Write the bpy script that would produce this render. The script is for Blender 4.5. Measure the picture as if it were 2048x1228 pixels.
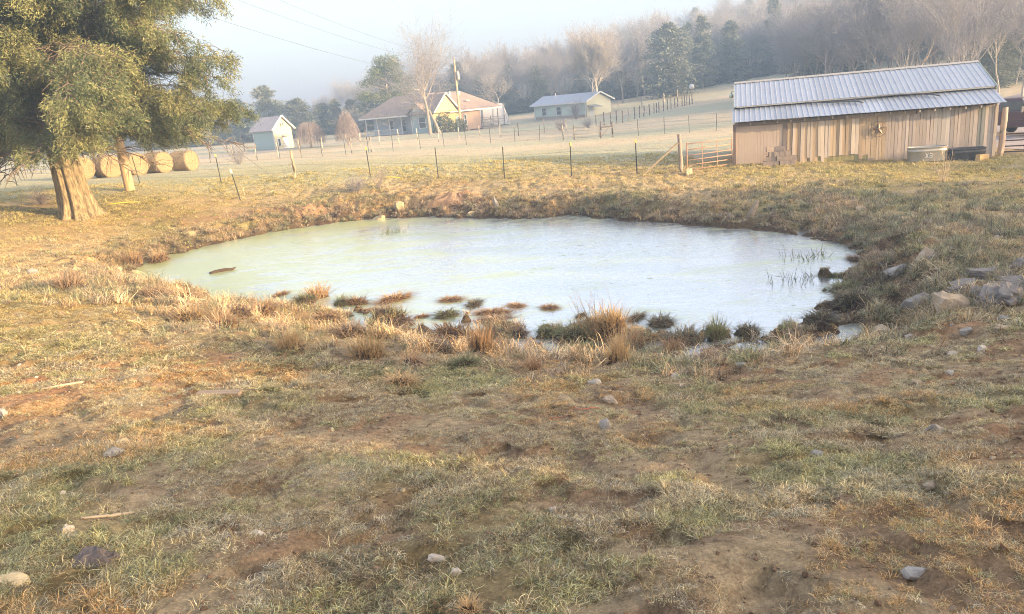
import bpy, bmesh, math, random
import numpy as np
from mathutils import Vector, Matrix

# ------------------------------------------------------------------ camera, sky, sun, exposure
scene = bpy.context.scene
for o in list(bpy.data.objects):
    bpy.data.objects.remove(o)
col = scene.collection
CAM_H = 4.3
PITCH, ROLL = math.radians(15.5), math.radians(5.2)
fwd = Vector((0, math.cos(PITCH), -math.sin(PITCH)))
r0 = Vector((1, 0, 0)); u0 = r0.cross(fwd)
rgt = math.cos(ROLL) * r0 - math.sin(ROLL) * u0
upv = math.cos(ROLL) * u0 + math.sin(ROLL) * r0
cam_data = bpy.data.cameras.new('camera')
cam_data.sensor_width = 36.0
cam_data.lens = 1480 / 2048 * 36
cam_data.clip_start = 0.1
cam_data.clip_end = 3000
cam = bpy.data.objects.new('camera', cam_data)
col.objects.link(cam)
cam.matrix_world = Matrix(((rgt.x, upv.x, -fwd.x, 0), (rgt.y, upv.y, -fwd.y, 0), (rgt.z, upv.z, -fwd.z, CAM_H), (0, 0, 0, 1)))
scene.camera = cam

SUN_AZ = math.radians(118.0)      # clockwise from +Y: to the right and a little behind the viewer
SUN_EL = math.radians(11.0)
to_sun = Vector((math.sin(SUN_AZ) * math.cos(SUN_EL), math.cos(SUN_AZ) * math.cos(SUN_EL), math.sin(SUN_EL)))

world = bpy.data.worlds.new('World'); scene.world = world; world.use_nodes = True
wn = world.node_tree.nodes; wl = world.node_tree.links
bgn = wn['Background']
sky = wn.new('ShaderNodeTexSky'); sky.sky_type = 'NISHITA'; sky.sun_disc = False
sky.sun_elevation = SUN_EL; sky.sun_rotation = SUN_AZ
sky.air_density = 1.0; sky.dust_density = 6.0; sky.ozone_density = 1.0; sky.altitude = 200
wmix = wn.new('ShaderNodeMix'); wmix.data_type = 'RGBA'; wmix.blend_type = 'ADD'; wmix.inputs['Factor'].default_value = 1.0
wl.new(sky.outputs['Color'], wmix.inputs['A'])
wmix.inputs['B'].default_value = (1.24, 1.0, 1.02, 1)     # even milky veil of winter haze over the whole sky
wl.new(wmix.outputs['Result'], bgn.inputs['Color'])
bgn.inputs['Strength'].default_value = 0.092

sun_data = bpy.data.lights.new('sun', 'SUN'); sun_data.energy = 4.0; sun_data.angle = math.radians(0.6)
sun_data.color = (1.0, 0.70, 0.38)
sun = bpy.data.objects.new('sun', sun_data); col.objects.link(sun)
sun.rotation_euler = to_sun.to_track_quat('Z', 'Y').to_euler()
sun.location = (30, -20, 30)

vs = scene.view_settings
vs.view_transform = 'Standard'; vs.look = 'None'; vs.gamma = 1.0; vs.use_curve_mapping = False
vs.exposure = 2.12
scene.render.engine = 'CYCLES'
scene.cycles.use_denoising = True
scene.cycles.max_bounces = 4; scene.cycles.diffuse_bounces = 2; scene.cycles.glossy_bounces = 3
scene.cycles.transparent_max_bounces = 8; scene.cycles.volume_bounces = 1
scene.cycles.use_adaptive_sampling = True; scene.cycles.adaptive_threshold = 0.015; scene.cycles.adaptive_min_samples = 24
scene.cycles.filter_width = 1.05; scene.cycles.denoising_prefilter = 'NONE'
scene.cycles.caustics_reflective = False; scene.cycles.caustics_refractive = False
random.seed(4); RS = np.random.RandomState(11)

# ------------------------------------------------------------------ materials
def _noise(nt, scale, detail=4, rough=.6, coord='Object', stretch=None, dist=0):
    n = nt.nodes; tc = n.new('ShaderNodeTexCoord'); t = n.new('ShaderNodeTexNoise')
    t.inputs['Scale'].default_value = scale; t.inputs['Detail'].default_value = detail
    t.inputs['Roughness'].default_value = rough; t.inputs['Distortion'].default_value = dist
    src = tc.outputs[coord]
    if coord == 'World':
        pass
    if stretch:
        mp = n.new('ShaderNodeMapping'); mp.inputs['Scale'].default_value = stretch
        nt.links.new(src, mp.inputs['Vector']); src = mp.outputs['Vector']
    nt.links.new(src, t.inputs['Vector'])
    return t

def _ramp(nt, fac, stops):
    r = nt.nodes.new('ShaderNodeValToRGB'); e = r.color_ramp.elements
    while len(e) < len(stops): e.new(.5)
    for k, (p, c) in enumerate(stops):
        e[k].position = p; e[k].color = (*c, 1) if len(c) == 3 else c
    nt.links.new(fac, r.inputs['Fac'])
    return r

def _mul(nt, a, b, fac=1.0, mode='MULTIPLY'):
    m = nt.nodes.new('ShaderNodeMix'); m.data_type = 'RGBA'; m.blend_type = mode
    m.inputs['Factor'].default_value = fac
    for s, v in (('A', a), ('B', b)):
        if isinstance(v, tuple): m.inputs[s].default_value = (*v, 1)
        else: nt.links.new(v, m.inputs[s])
    return m.outputs['Result']

def material(name, c1, c2=None, scale=6, rough=.85, bump=0, stretch=None, metallic=0, src=None, attr=None, contrast=(.3, .7), bscale=None, spec=.35, translucent=0, blade=False):
    """Principled material: two colours through noise; src 'object' multiplies by the object's own colour, 'vertex' by a colour
    attribute, 'instancer' by an instance attribute."""
    m = bpy.data.materials.new(name); m.use_nodes = True; nt = m.node_tree; b = nt.nodes['Principled BSDF']
    b.inputs['Roughness'].default_value = rough; b.inputs['Metallic'].default_value = metallic
    b.inputs['Specular IOR Level'].default_value = spec
    t = _noise(nt, scale, 5, .62, 'Object', stretch)
    c2 = c2 or tuple(x * .75 for x in c1)
    out = _ramp(nt, t.outputs['Fac'], [(contrast[0], c1), (contrast[1], c2)]).outputs['Color']
    if src == 'object':
        oi = nt.nodes.new('ShaderNodeObjectInfo'); out = _mul(nt, out, oi.outputs['Color'])
    elif src in ('vertex', 'instancer'):
        at = nt.nodes.new('ShaderNodeAttribute'); at.attribute_name = attr or 'Col'
        at.attribute_type = 'INSTANCER' if src == 'instancer' else 'GEOMETRY'
        out = _mul(nt, out, at.outputs['Color'])
    if blade:
        at = nt.nodes.new('ShaderNodeAttribute'); at.attribute_name = 'Col'; out = _mul(nt, out, at.outputs['Color'])
    nt.links.new(out, b.inputs['Base Color'])
    if bump:
        t2 = _noise(nt, bscale or scale * 3, 6, .65, 'Object', stretch)
        bn = nt.nodes.new('ShaderNodeBump'); bn.inputs['Strength'].default_value = bump; bn.inputs['Distance'].default_value = .03
        nt.links.new(t2.outputs['Fac'], bn.inputs['Height']); nt.links.new(bn.outputs['Normal'], b.inputs['Normal'])
    if translucent:
        tr = nt.nodes.new('ShaderNodeBsdfTranslucent'); nt.links.new(out, tr.inputs['Color'])
        mx = nt.nodes.new('ShaderNodeMixShader'); mx.inputs['Fac'].default_value = translucent
        nt.links.new(b.outputs['BSDF'], mx.inputs[1]); nt.links.new(tr.outputs['BSDF'], mx.inputs[2])
        nt.links.new(mx.outputs['Shader'], nt.nodes['Material Output'].inputs['Surface'])
    return m

W1 = (1, 1, 1)
MT = {}
MT['grass'] = material('grass_blades', (1.52, 1.52, 1.42), (1.12, 1.13, 1.12), 40, .8, src='instancer', attr='tint', spec=.2, translucent=.25, blade=True)
MT['tussock'] = material('tussock_blades', (1.15, 1.1, 1.0), (.7, .68, .66), 14, .8, src='object', spec=.2, translucent=.2)
MT['mud'] = material('dark_mud', (.13, .085, .055), (.06, .042, .03), 9, .75, .8)
MT['soil'] = material('red_soil', (.38, .25, .155), (.28, .18, .11), 5, .95, .8)
MT['cedar_bark'] = material('cedar_bark', (.42, .335, .20), (.16, .12, .075), 3.4, .9, 1.0, (6, 6, .5), bscale=9, contrast=(.4, .62))
MT['limb_bark'] = material('limb_bark', (.26, .20, .155), (.15, .115, .09), 3, .9, .4)
MT['needles'] = material('cedar_needles', (1.1, 1.1, 1.0), (.75, .78, .8), 1.2, .75, src='vertex', spec=.25, translucent=.10)
MT['bark'] = material('grey_bark', (.40, .34, .29), (.25, .21, .18), 2.0, .9, .4, (3, 3, .6))
MT['pale_bark'] = material('pale_bark', (.55, .50, .44), (.30, .26, .22), .9, .9, .3, (2, 2, .6))
MT['twig'] = material('red_brown_twigs', (.40, .375, .38), (.30, .28, .285), 3, .9)
MT['willow'] = material('willow_whips', (.38, .32, .31), (.28, .235, .23), 2, .9)
MT['hay'] = material('hay', (.42, .31, .18), (.24, .17, .095), 11, .95, .9, bscale=22)
MT['hay_end'] = material('hay_end', (.44, .32, .185), (.26, .185, .10), 15, .95, .9, bscale=26)
MT['board'] = material('weathered_board', (1.12, 1.08, 1.04), (.72, .70, .68), 2.6, .85, .35, (14, 14, .7), src='object')
MT['ply'] = material('tan_siding_sheet', (.64, .52, .42), (.55, .44, .35), 2.2, .85, .1, (10, 10, .6))
MT['beam'] = material('grey_beam', (.34, .30, .275), (.22, .195, .175), 3, .9, .4, (.8, 9, 9))
MT['tin'] = material('galvanised_roofing', (.50, .545, .60), (.42, .46, .52), 1.1, .38, .05, (1, 4, 4), metallic=.55, src='object')
MT['bronze'] = material('dark_bronze', (.30, .235, .19), (.20, .155, .13), 8, .55, metallic=.4)
MT['galv'] = material('galvanised_tank', (.52, .50, .46), (.40, .39, .36), 5, .5, .05, metallic=.35)
MT['black_rubber'] = material('black_rubber', (.13, .13, .135), (.085, .085, .09), 6, .6)
MT['rust'] = material('rusty_pipe', (.50, .30, .21), (.38, .24, .18), 14, .8, .2)
MT['dark_pipe'] = material('dark_pipe', (.16, .12, .11), (.09, .075, .07), 14, .6)
MT['block'] = material('concrete_block', (.46, .38, .32), (.31, .25, .21), 10, .95, .5)
MT['rock'] = material('field_rock', (1.15, 1.12, 1.08), (.62, .60, .58), 4.5, .9, .8, src='object', bscale=10)
MT['slate'] = material('layered_slate', (1.25, 1.25, 1.25), (.5, .5, .52), 2.4, .85, 1.0, (1, 1, 7), src='object', bscale=6)
MT['post'] = material('fence_post_wood', (1.1, 1.05, 1.0), (.7, .66, .62), 5, .9, .3, (5, 5, .8), src='object')
MT['tpost'] = material('steel_post', (.09, .10, .09), (.055, .06, .055), 9, .7)
MT['wire'] = material('fence_wire', (.30, .29, .28), (.22, .21, .2), 9, .6, metallic=.5)
MT['cap'] = material('post_cap', (1, 1, 1), (.85, .85, .85), 9, .6, src='object')
MT['paint'] = material('painted_siding', (1.03, 1.03, 1.03), (.9, .9, .9), 1.2, .7, .06, (.3, .3, 7), src='object', bscale=2.2)
MT['trim'] = material('white_trim', (.78, .77, .74), (.66, .65, .63), 3, .7)
MT['shingle'] = material('brown_shingles', (.34, .26, .22), (.25, .19, .16), 1.6, .95, .4, (1, 1, 3), bscale=7)
MT['brick'] = material('tan_brick', (.52, .37, .27), (.38, .26, .19), 5, .9, .2, (1, 1, 3))
MT['glass'] = material('window_glass', (.10, .115, .13), (.06, .07, .08), 2, .12, spec=.6)
MT['cabin_roof'] = material('pale_metal_roof', (.44, .47, .54), (.37, .40, .47), .8, .5, metallic=.3)
MT['shed_roof'] = material('pinkish_metal_roof', (.56, .48, .45), (.47, .40, .38), .8, .55, metallic=.2)
MT['tarp'] = material('white_tarp', (.84, .80, .76), (.72, .68, .65), .7, .6, .2, translucent=.2)
MT['yellow'] = material('yellow_plastic', (.80, .62, .06), (.62, .46, .05), 5, .5)
MT['twine'] = material('red_twine', (.70, .22, .15), (.5, .15, .1), 20, .8)
MT['grey_wood'] = material('driftwood', (.46, .36, .26), (.27, .21, .15), 4, .9, .5, (1, 12, 12))
MT['stick'] = material('bleached_stick', (.62, .50, .36), (.42, .33, .23), 6, .9, .3)
MT['dung'] = material('dried_dung', (.20, .17, .155), (.10, .085, .08), 9, .95, 1.0, bscale=14)
MT['truck'] = material('dark_red_paint', (.10, .028, .03), (.08, .022, .025), 2, .3, spec=.5)
MT['chrome'] = material('dull_chrome', (.6, .6, .6), (.5, .5, .5), 3, .3, metallic=.8)
MT['tyre'] = material('tyre_rubber', (.03, .03, .032), (.02, .02, .022), 8, .85)
MT['bush'] = material('bush_leaves', (1.1, 1.1, 1.05), (.7, .74, .78), 3, .7, src='vertex', spec=.3, translucent=.15)
MT['algae'] = material('floating_algae', (.34, .42, .12), (.22, .29, .08), 6, .6)
MT['leaf'] = material('dry_leaf', (.42, .26, .17), (.3, .18, .12), 9, .85)
MT['gravel'] = material('pale_gravel', (.46, .40, .37), (.33, .285, .26), 3.5, .95, .5, bscale=14)

# ------------------------------------------------------------------ mesh helpers
def raw_mesh(name, V, F, mat=None, smooth=False, vcol=None, mats=None, midx=None):
    """V (n,3), F (m,k) arrays -> mesh data"""
    V = np.asarray(V, np.float32); F = np.asarray(F, np.int32); k = F.shape[1]
    me = bpy.data.meshes.new(name)
    me.vertices.add(len(V)); me.vertices.foreach_set('co', V.ravel())
    me.loops.add(F.size); me.loops.foreach_set('vertex_index', F.ravel())
    me.polygons.add(len(F)); me.polygons.foreach_set('loop_start', np.arange(0, F.size, k, dtype=np.int32))
    if smooth: me.polygons.foreach_set('use_smooth', np.ones(len(F), bool))
    for mm in (mats or ([mat] if mat else [])): me.materials.append(mm)
    if midx is not None: me.polygons.foreach_set('material_index', np.asarray(midx, np.int32))
    me.update(calc_edges=True)
    if vcol is not None:
        a = me.color_attributes.new('Col', 'FLOAT_COLOR', 'POINT')
        a.data.foreach_set('color', np.c_[np.asarray(vcol, np.float32), np.ones(len(V), np.float32)].ravel())
    return me

def link(name, me, parent=None, loc=(0, 0, 0), rot=(0, 0, 0), scale=(1, 1, 1), color=None):
    o = bpy.data.objects.new(name, me); col.objects.link(o)
    o.location = loc; o.rotation_euler = rot; o.scale = scale
    if parent: o.parent = parent
    if color: o.color = (*color, 1)
    return o

def tag(o, label, cat=None, group=None, kind=None):
    if label: o['label'] = label
    if cat: o['category'] = cat
    if group: o['group'] = group
    if kind: o['kind'] = kind
    return o

def thing(name, label, cat, loc=(0, 0, 0), rz=0, group=None):
    o = bpy.data.objects.new(name, None); col.objects.link(o)
    o.empty_display_size = .2; o.location = loc; o.rotation_euler = (0, 0, rz)
    return tag(o, label, cat, group)

class MB:
    """collects polygons, builds ONE mesh"""
    def __init__(s): s.v = []; s.f = []
    def add(s, vs, fs):
        n = len(s.v); s.v += [tuple(v) for v in vs]; s.f += [tuple(i + n for i in f) for f in fs]; return s
    def box(s, x0, x1, y0, y1, z0, z1):
        return s.add([(x0, y0, z0), (x1, y0, z0), (x1, y1, z0), (x0, y1, z0), (x0, y0, z1), (x1, y0, z1), (x1, y1, z1), (x0, y1, z1)],
                     [(0, 3, 2, 1), (4, 5, 6, 7), (0, 1, 5, 4), (1, 2, 6, 5), (2, 3, 7, 6), (3, 0, 4, 7)])
    def bar(s, p, q, w, h=None):
        p = Vector(p); q = Vector(q); d = (q - p).normalized(); h = h or w
        a = d.cross(Vector((0, 0, 1)));  a = Vector((1, 0, 0)) if a.length < 1e-4 else a.normalized()
        b = a.cross(d); a *= w / 2; b *= h / 2
        return s.add([p - a - b, p + a - b, p + a + b, p - a + b, q - a - b, q + a - b, q + a + b, q - a + b],
                     [(0, 3, 2, 1), (4, 5, 6, 7), (0, 1, 5, 4), (1, 2, 6, 5), (2, 3, 7, 6), (3, 0, 4, 7)])
    def tube(s, pts, rad, n=8, caps=True):
        pts = [Vector(p) for p in pts]; rad = rad if hasattr(rad, '__len__') else [rad] * len(pts); vs = []; fs = []
        for i, p in enumerate(pts):
            d = (pts[min(i + 1, len(pts) - 1)] - pts[max(i - 1, 0)]).normalized()
            a = d.cross(Vector((0.03, 0.02, 1)))
            a = Vector((1, 0, 0)) if a.length < .05 else a.normalized()
            b = d.cross(a)
            for k in range(n):
                t = 2 * math.pi * k / n; vs.append(p + (a * math.cos(t) + b * math.sin(t)) * rad[i])
        for i in range(len(pts) - 1):
            for k in range(n):
                fs.append((i * n + k, i * n + (k + 1) % n, (i + 1) * n + (k + 1) % n, (i + 1) * n + k))
        if caps: fs.append(tuple(range(n))); fs.append(tuple(reversed(range((len(pts) - 1) * n, len(pts) * n))))
        return s.add(vs, fs)
    def poly(s, pts, thick, n):
        """extrude polygon pts along n*thick"""
        n = Vector(n) * thick; k = len(pts); P = [Vector(p) for p in pts]
        return s.add(P + [p + n for p in P], [tuple(range(k)), tuple(reversed(range(k, 2 * k)))] + [(i, i + k, (i + 1) % k + k, (i + 1) % k) for i in range(k)])
    def mesh(s, name, mat, smooth=False):
        me = bpy.data.meshes.new(name); me.from_pydata(s.v, [], s.f)
        bm = bmesh.new(); bm.from_mesh(me); bmesh.ops.recalc_face_normals(bm, faces=bm.faces); bm.to_mesh(me); bm.free()
        if mat: me.materials.append(mat)
        if smooth:
            for p in me.polygons: p.use_smooth = True
        return me
    def build(s, name, mat, parent=None, smooth=False, color=None, loc=(0, 0, 0), rot=(0, 0, 0)):
        return link(name, s.mesh(name, mat, smooth), parent, loc, rot, color=color)

def segs_mesh(P0, P1, R0, R1, n=3):
    """vectorised tapered tubes, one per segment"""
    P0 = np.asarray(P0, float); P1 = np.asarray(P1, float); R0 = np.asarray(R0)[:, None]; R1 = np.asarray(R1)[:, None]
    d = P1 - P0; d /= np.maximum(np.linalg.norm(d, axis=1, keepdims=True), 1e-9)
    ref = np.where(np.abs(d[:, 2:3]) > .9, [[1., 0, 0]], [[0, 0, 1.]])
    a = np.cross(d, ref); a /= np.linalg.norm(a, axis=1, keepdims=True); b = np.cross(d, a)
    V = []
    for P, Rr in ((P0, R0), (P1, R1)):
        for k in range(n):
            t = 2 * math.pi * k / n; V.append(P + (a * math.cos(t) + b * math.sin(t)) * Rr)
    V = np.stack(V, 1); m = len(P0); base = (np.arange(m) * 2 * n)[:, None]
    F = np.concatenate([base + np.array([[k, (k + 1) % n, n + (k + 1) % n, n + k]]) for k in range(n)])
    return V.reshape(-1, 3), F

def tri_cloud(C, D, L, Wd, rs, roll=None):
    """thin leaf triangles at C pointing along D"""
    C = np.asarray(C, float); D = np.asarray(D, float); D = D / np.maximum(np.linalg.norm(D, axis=1, keepdims=True), 1e-9)
    r = rs.normal(size=C.shape); a = np.cross(D, r); a /= np.maximum(np.linalg.norm(a, axis=1, keepdims=True), 1e-9)
    L = np.asarray(L)[:, None]; Wd = np.asarray(Wd)[:, None]
    V = np.stack([C - a * Wd / 2, C + a * Wd / 2, C + D * L], 1).reshape(-1, 3)
    F = np.arange(len(V)).reshape(-1, 3)
    return V, F

POND=np.array([(-12.43,23.77),(-12.75,25.7),(-12.37,26.67),(-11.68,27.0),(-11.34,28.32),(-10.47,29.17),(-9.54,30.08),(-8.48,30.73),(-7.34,31.27),(-5.87,31.36),(-4.36,31.15),(-2.6,30.23),(-0.93,28.82),(0.6,27.77),(1.72,27.48),(2.98,27.08),(3.4,26.1),(4.29,25.11),(5.29,24.2),(6.13,23.01),(6.97,22.16),(7.7,21.22),(8.2,20.28),(8.48,18.99),(8.67,17.74),(8.26,16.84),(7.72,16.24),(6.92,15.33),(6.53,14.81),(6.52,14.19),(6.0,13.25),(5.42,12.46),(4.68,12.38),(3.99,12.44),(3.29,12.51),(2.74,12.82),(2.16,13.16),(1.43,13.38),(0.85,13.24),(0.21,13.75),(-0.47,14.13),(-1.3,14.56),(-1.92,14.58),(-2.48,14.93),(-3.02,15.67),(-3.68,16.29),(-4.46,17.2),(-5.09,17.33),(-5.81,17.3),(-6.85,18.27),(-7.63,18.29),(-8.45,19.08),(-9.64,20.31),(-10.81,21.64)])
# the pond lies ahead; far-left fence ground is drawn back from it
CTRL=np.array([(0,0,2.7),(-4,1,2.65),(4,1,2.75),(0,-10,3.0),(18,-10,3.4),(-18,-10,2.9),(0,5,1.78),(-5,7,1.8),(5,5,1.8),(0,9,.95),(-6,12,1.25),(-10,14,1.45),(5.6,8,1.1),(3,10,.6),(7,10.5,.95),(9,8,1.5),(14,6,2.0),(12,15,.8),(12.1,17,.62),(17.6,25,.42),(14,22,.45),(9.8,24,.42),
(-14.5,20,1.1),(-15.4,25,.85),(-17.2,30.5,1.37),(-22,20,1.7),(-12.03,34.5,.99),(-10.3,38,1.52),(-14.04,38,1.58),(-18.6,39,1.89),(-6.36,37,1.34),(-2.88,35,1.12),(.19,33.5,.99),(3.14,33,.89),(5.92,32.3,.79),(-6.56,34,.95),(-7.64,33.2,.78),(-9.7,32.5,.62),(-12.82,31.5,.61),(-13.1,28.5,.4),(-20.5,33.5,1.68),(-3.77,32.3,.58),(-1.83,31.2,.5),(7.7,31.5,.77),(10.1,32,.8),(19.6,29.5,.52),(15,33,.7),(4.5,27.5,.6),(-17.92,36.5,1.75),
(-21,53,1.6),(-25.6,48,1.92),(26,38,.3),(22,31,.45),(-38,60,2.2),(-60,60,2.2),(-25.5,88,1.2),(-29,91,1.2),(-24.6,80,.95),(-14.5,80,1.1),(-6,80,.8),(.4,80,.65),(6.1,70,.45),(12.3,66,.42),(18.5,64,.42),(40,64,.7),(0,50,.85),(-10,52,1.35),(10,50,.6),(12.9,90,.6),(20.4,100,.95),(29.8,115,1.5),
(-20.7,121,.85),(-9,112,.8),(-2.4,121,.4),(7.8,128,.9),(14.2,118,.9),(30,130,2.5),(20.6,130,2.0),(47,140,4.2),(60,150,5.2),(-63,150,1.1),(-48,150,1.0),(-8,100,.95),(-10,150,1.4),
(80,190,11),(40,190,8),(20,170,4.5),(0,200,3.5),(-60,220,1.5),(-140,200,1.5),(120,230,20),(60,230,15),(0,260,7),(-120,400,3),(0,400,14),(120,400,32),(260,300,30),(100,110,5.5),(70,70,2),(60,20,2),(60,-30,3.2),(160,40,5),(160,-60,5),(0,-60,3.5),(-80,-60,3),(-90,20,2.4),(-200,60,2.5)],float)
def _phi(r2): return np.where(r2>1e-9, .5*r2*np.log(np.maximum(r2,1e-9)),0.)
_S=30.
_c=CTRL[:,:2]/_S
_K=_phi(((_c[:,None]-_c[None])**2).sum(-1))+np.eye(len(_c))*.0006
_Q=np.c_[np.ones(len(_c)),_c]
_w=np.linalg.solve(np.block([[_K,_Q],[_Q.T,np.zeros((3,3))]]),np.r_[CTRL[:,2],np.zeros(3)])
def base(x,y):
    p=np.stack([np.ravel(x),np.ravel(y)],1)/_S
    out=np.empty(len(p))
    for i in range(0,len(p),20000):
        q=p[i:i+20000]
        out[i:i+20000]=_phi(((q[:,None]-_c[None])**2).sum(-1))@_w[:-3]+_w[-3]+q@_w[-2:]
    return out.reshape(np.shape(x))
_T=np.random.RandomState(7).rand(256,256)
def vn(x,y,s=0):
    x=np.asarray(x,float)+s*17.31; y=np.asarray(y,float)+s*9.77
    xi=np.floor(x).astype(int); yi=np.floor(y).astype(int); fx=x-xi; fy=y-yi
    fx=fx*fx*fx*(fx*(fx*6-15)+10); fy=fy*fy*fy*(fy*(fy*6-15)+10)
    a=_T[xi&255,yi&255]; b=_T[(xi+1)&255,yi&255]; c=_T[xi&255,(yi+1)&255]; d=_T[(xi+1)&255,(yi+1)&255]
    return a+(b-a)*fx+(c-a)*fy+(a-b-c+d)*fx*fy
def fbm(x,y,s=0,o=4):
    r=0; a=.5; t=0
    for i in range(o):
        r=r+a*vn(x*2**i*1.03+i*3.7,y*2**i*.97-i*5.1,s+i); t+=a; a*=.5
    return r/t
def sdist(x,y):
    px=np.ravel(x).astype(float); py=np.ravel(y).astype(float)
    d=np.full(px.shape,1e9); ins=np.zeros(px.shape,bool)
    m=(px>-20)&(px<16)&(py>6)&(py<38); idx=np.nonzero(m)[0]
    X=px[idx]; Y=py[idx]; D=np.full(len(X),1e9); I=np.zeros(len(X),bool)
    n=len(POND)
    for i in range(n):
        ax,ay=POND[i]; bx,by=POND[(i+1)%n]; ex,ey=bx-ax,by-ay
        t=np.clip(((X-ax)*ex+(Y-ay)*ey)/(ex*ex+ey*ey),0,1)
        D=np.minimum(D,np.hypot(X-ax-t*ex,Y-ay-t*ey))
        c=((ay>Y)!=(by>Y)); 
        with np.errstate(divide='ignore',invalid='ignore'):
            I^=c&(X<(bx-ax)*(Y-ay)/(by-ay+1e-12)+ax)
    D[I]*=-1
    # ragged waterline: inlets and small spits, strongest on the trampled near shore
    rag=.30+.75*ss(19.5,16,Y)
    D=D+ss(2.6,.6,np.abs(D))*rag*((fbm(X*1.9,Y*1.9,83,3)-.5)*1.5)
    d[idx]=D; d[~m]=8.
    return d.reshape(np.shape(x))
def ss(a,b,x):
    t=np.clip((x-a)/(b-a),0,1); return t*t*(3-2*t)
POOLS=[(.75,11.6,.5,.25),(1.4,11.2,.7,.28),(.2,12.2,.5,.3),(3.5,12.1,.4,.3),(-1.2,13.7,.6,.3)]
def height(x,y):
    x=np.asarray(x,float); y=np.asarray(y,float)
    b=base(x,y); sd=sdist(x,y)
    b=np.where(b>25,25+15*np.tanh((b-25)/15),np.maximum(b,-3.))
    near=ss(17.5,13,y-.0*x)*ss(-9,-6,-np.abs(x+1)+0)  # broad muddy near shore
    w=1.6+1.9*np.clip(near,0,1)+.5*(fbm(x*.8,y*.8,3)-.5)
    k=ss(-.15+.42*np.clip(ss(19.5,16,y),0,1),1.0,sd/w)
    z=np.where(sd<8,(b*.985)*k+(.03-.015*ss(19,16,y))*ss(-.1,.15,sd),b)
    r=np.hypot(x,y)
    fade=ss(70,26,r)
    nside=ss(19,16,y)
    shore=ss(-.5,.3,sd)*ss(3.4+1.2*nside,.8,sd)*(1+.35*nside)
    z=z+fade*((fbm(x*.7,y*.7,1)-.5)*.10+(fbm(x*2.6,y*2.6,2,3)-.5)*.075)
    z=z+shore*((fbm(x*1.9,y*1.9,5,3)-.45)*.40)
    z=z+fade*ss(22,9,r)*((fbm(x*5.2,y*5.2,12,3)-.5)*.055)
    # hoof pocks
    h=fbm(x*3.3,y*3.3,9,2); z=z-fade*ss(.585,.665,h)*.10*(.6+.5*shore)
    z=np.where(sd<0,np.minimum(z,.0)-.5*ss(0,-1.6,sd)+np.where(sd>-1.0,shore*.0,0),z)
    for (a,c,rx,ry) in POOLS:
        g=np.exp(-((x-a)/rx)**2-((y-c)/ry)**2); z=z*(1-g)+(-.07)*g
    return z


# ------------------------------------------------------------------ ground: one sheet, pond, road
def lines(spec):
    out = [spec[0][0]]
    for a, b, s0, s1 in spec:
        x = a; 
        while x < b - 1e-6:
            t = (x - a) / (b - a); x += s0 + (s1 - s0) * t; out.append(min(x, b))
    return np.unique(np.round(out, 4))
XS = lines([(-330, -120, 40, 12), (-120, -40, 10, 2.0), (-40, -15, 1.6, .2), (-15, -7, .16, .075), (-7, 7, .075, .07), (7, 13, .075, .16), (13, 40, .2, 1.6), (40, 160, 2, 10), (160, 380, 12, 40)])
YS = lines([(-120, -20, 12, 3), (-20, 0, 2, .3), (0, 16, .05, .085), (16, 36, .085, .2), (36, 70, .25, 1.2), (70, 200, 1.4, 5), (200, 470, 6, 40)])
GX, GY = np.meshgrid(XS, YS)
GZ = height(GX, GY)
SD = sdist(GX, GY)
def mixc(a, b, t): return a * (1 - t[..., None]) + b * t[..., None]
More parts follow.
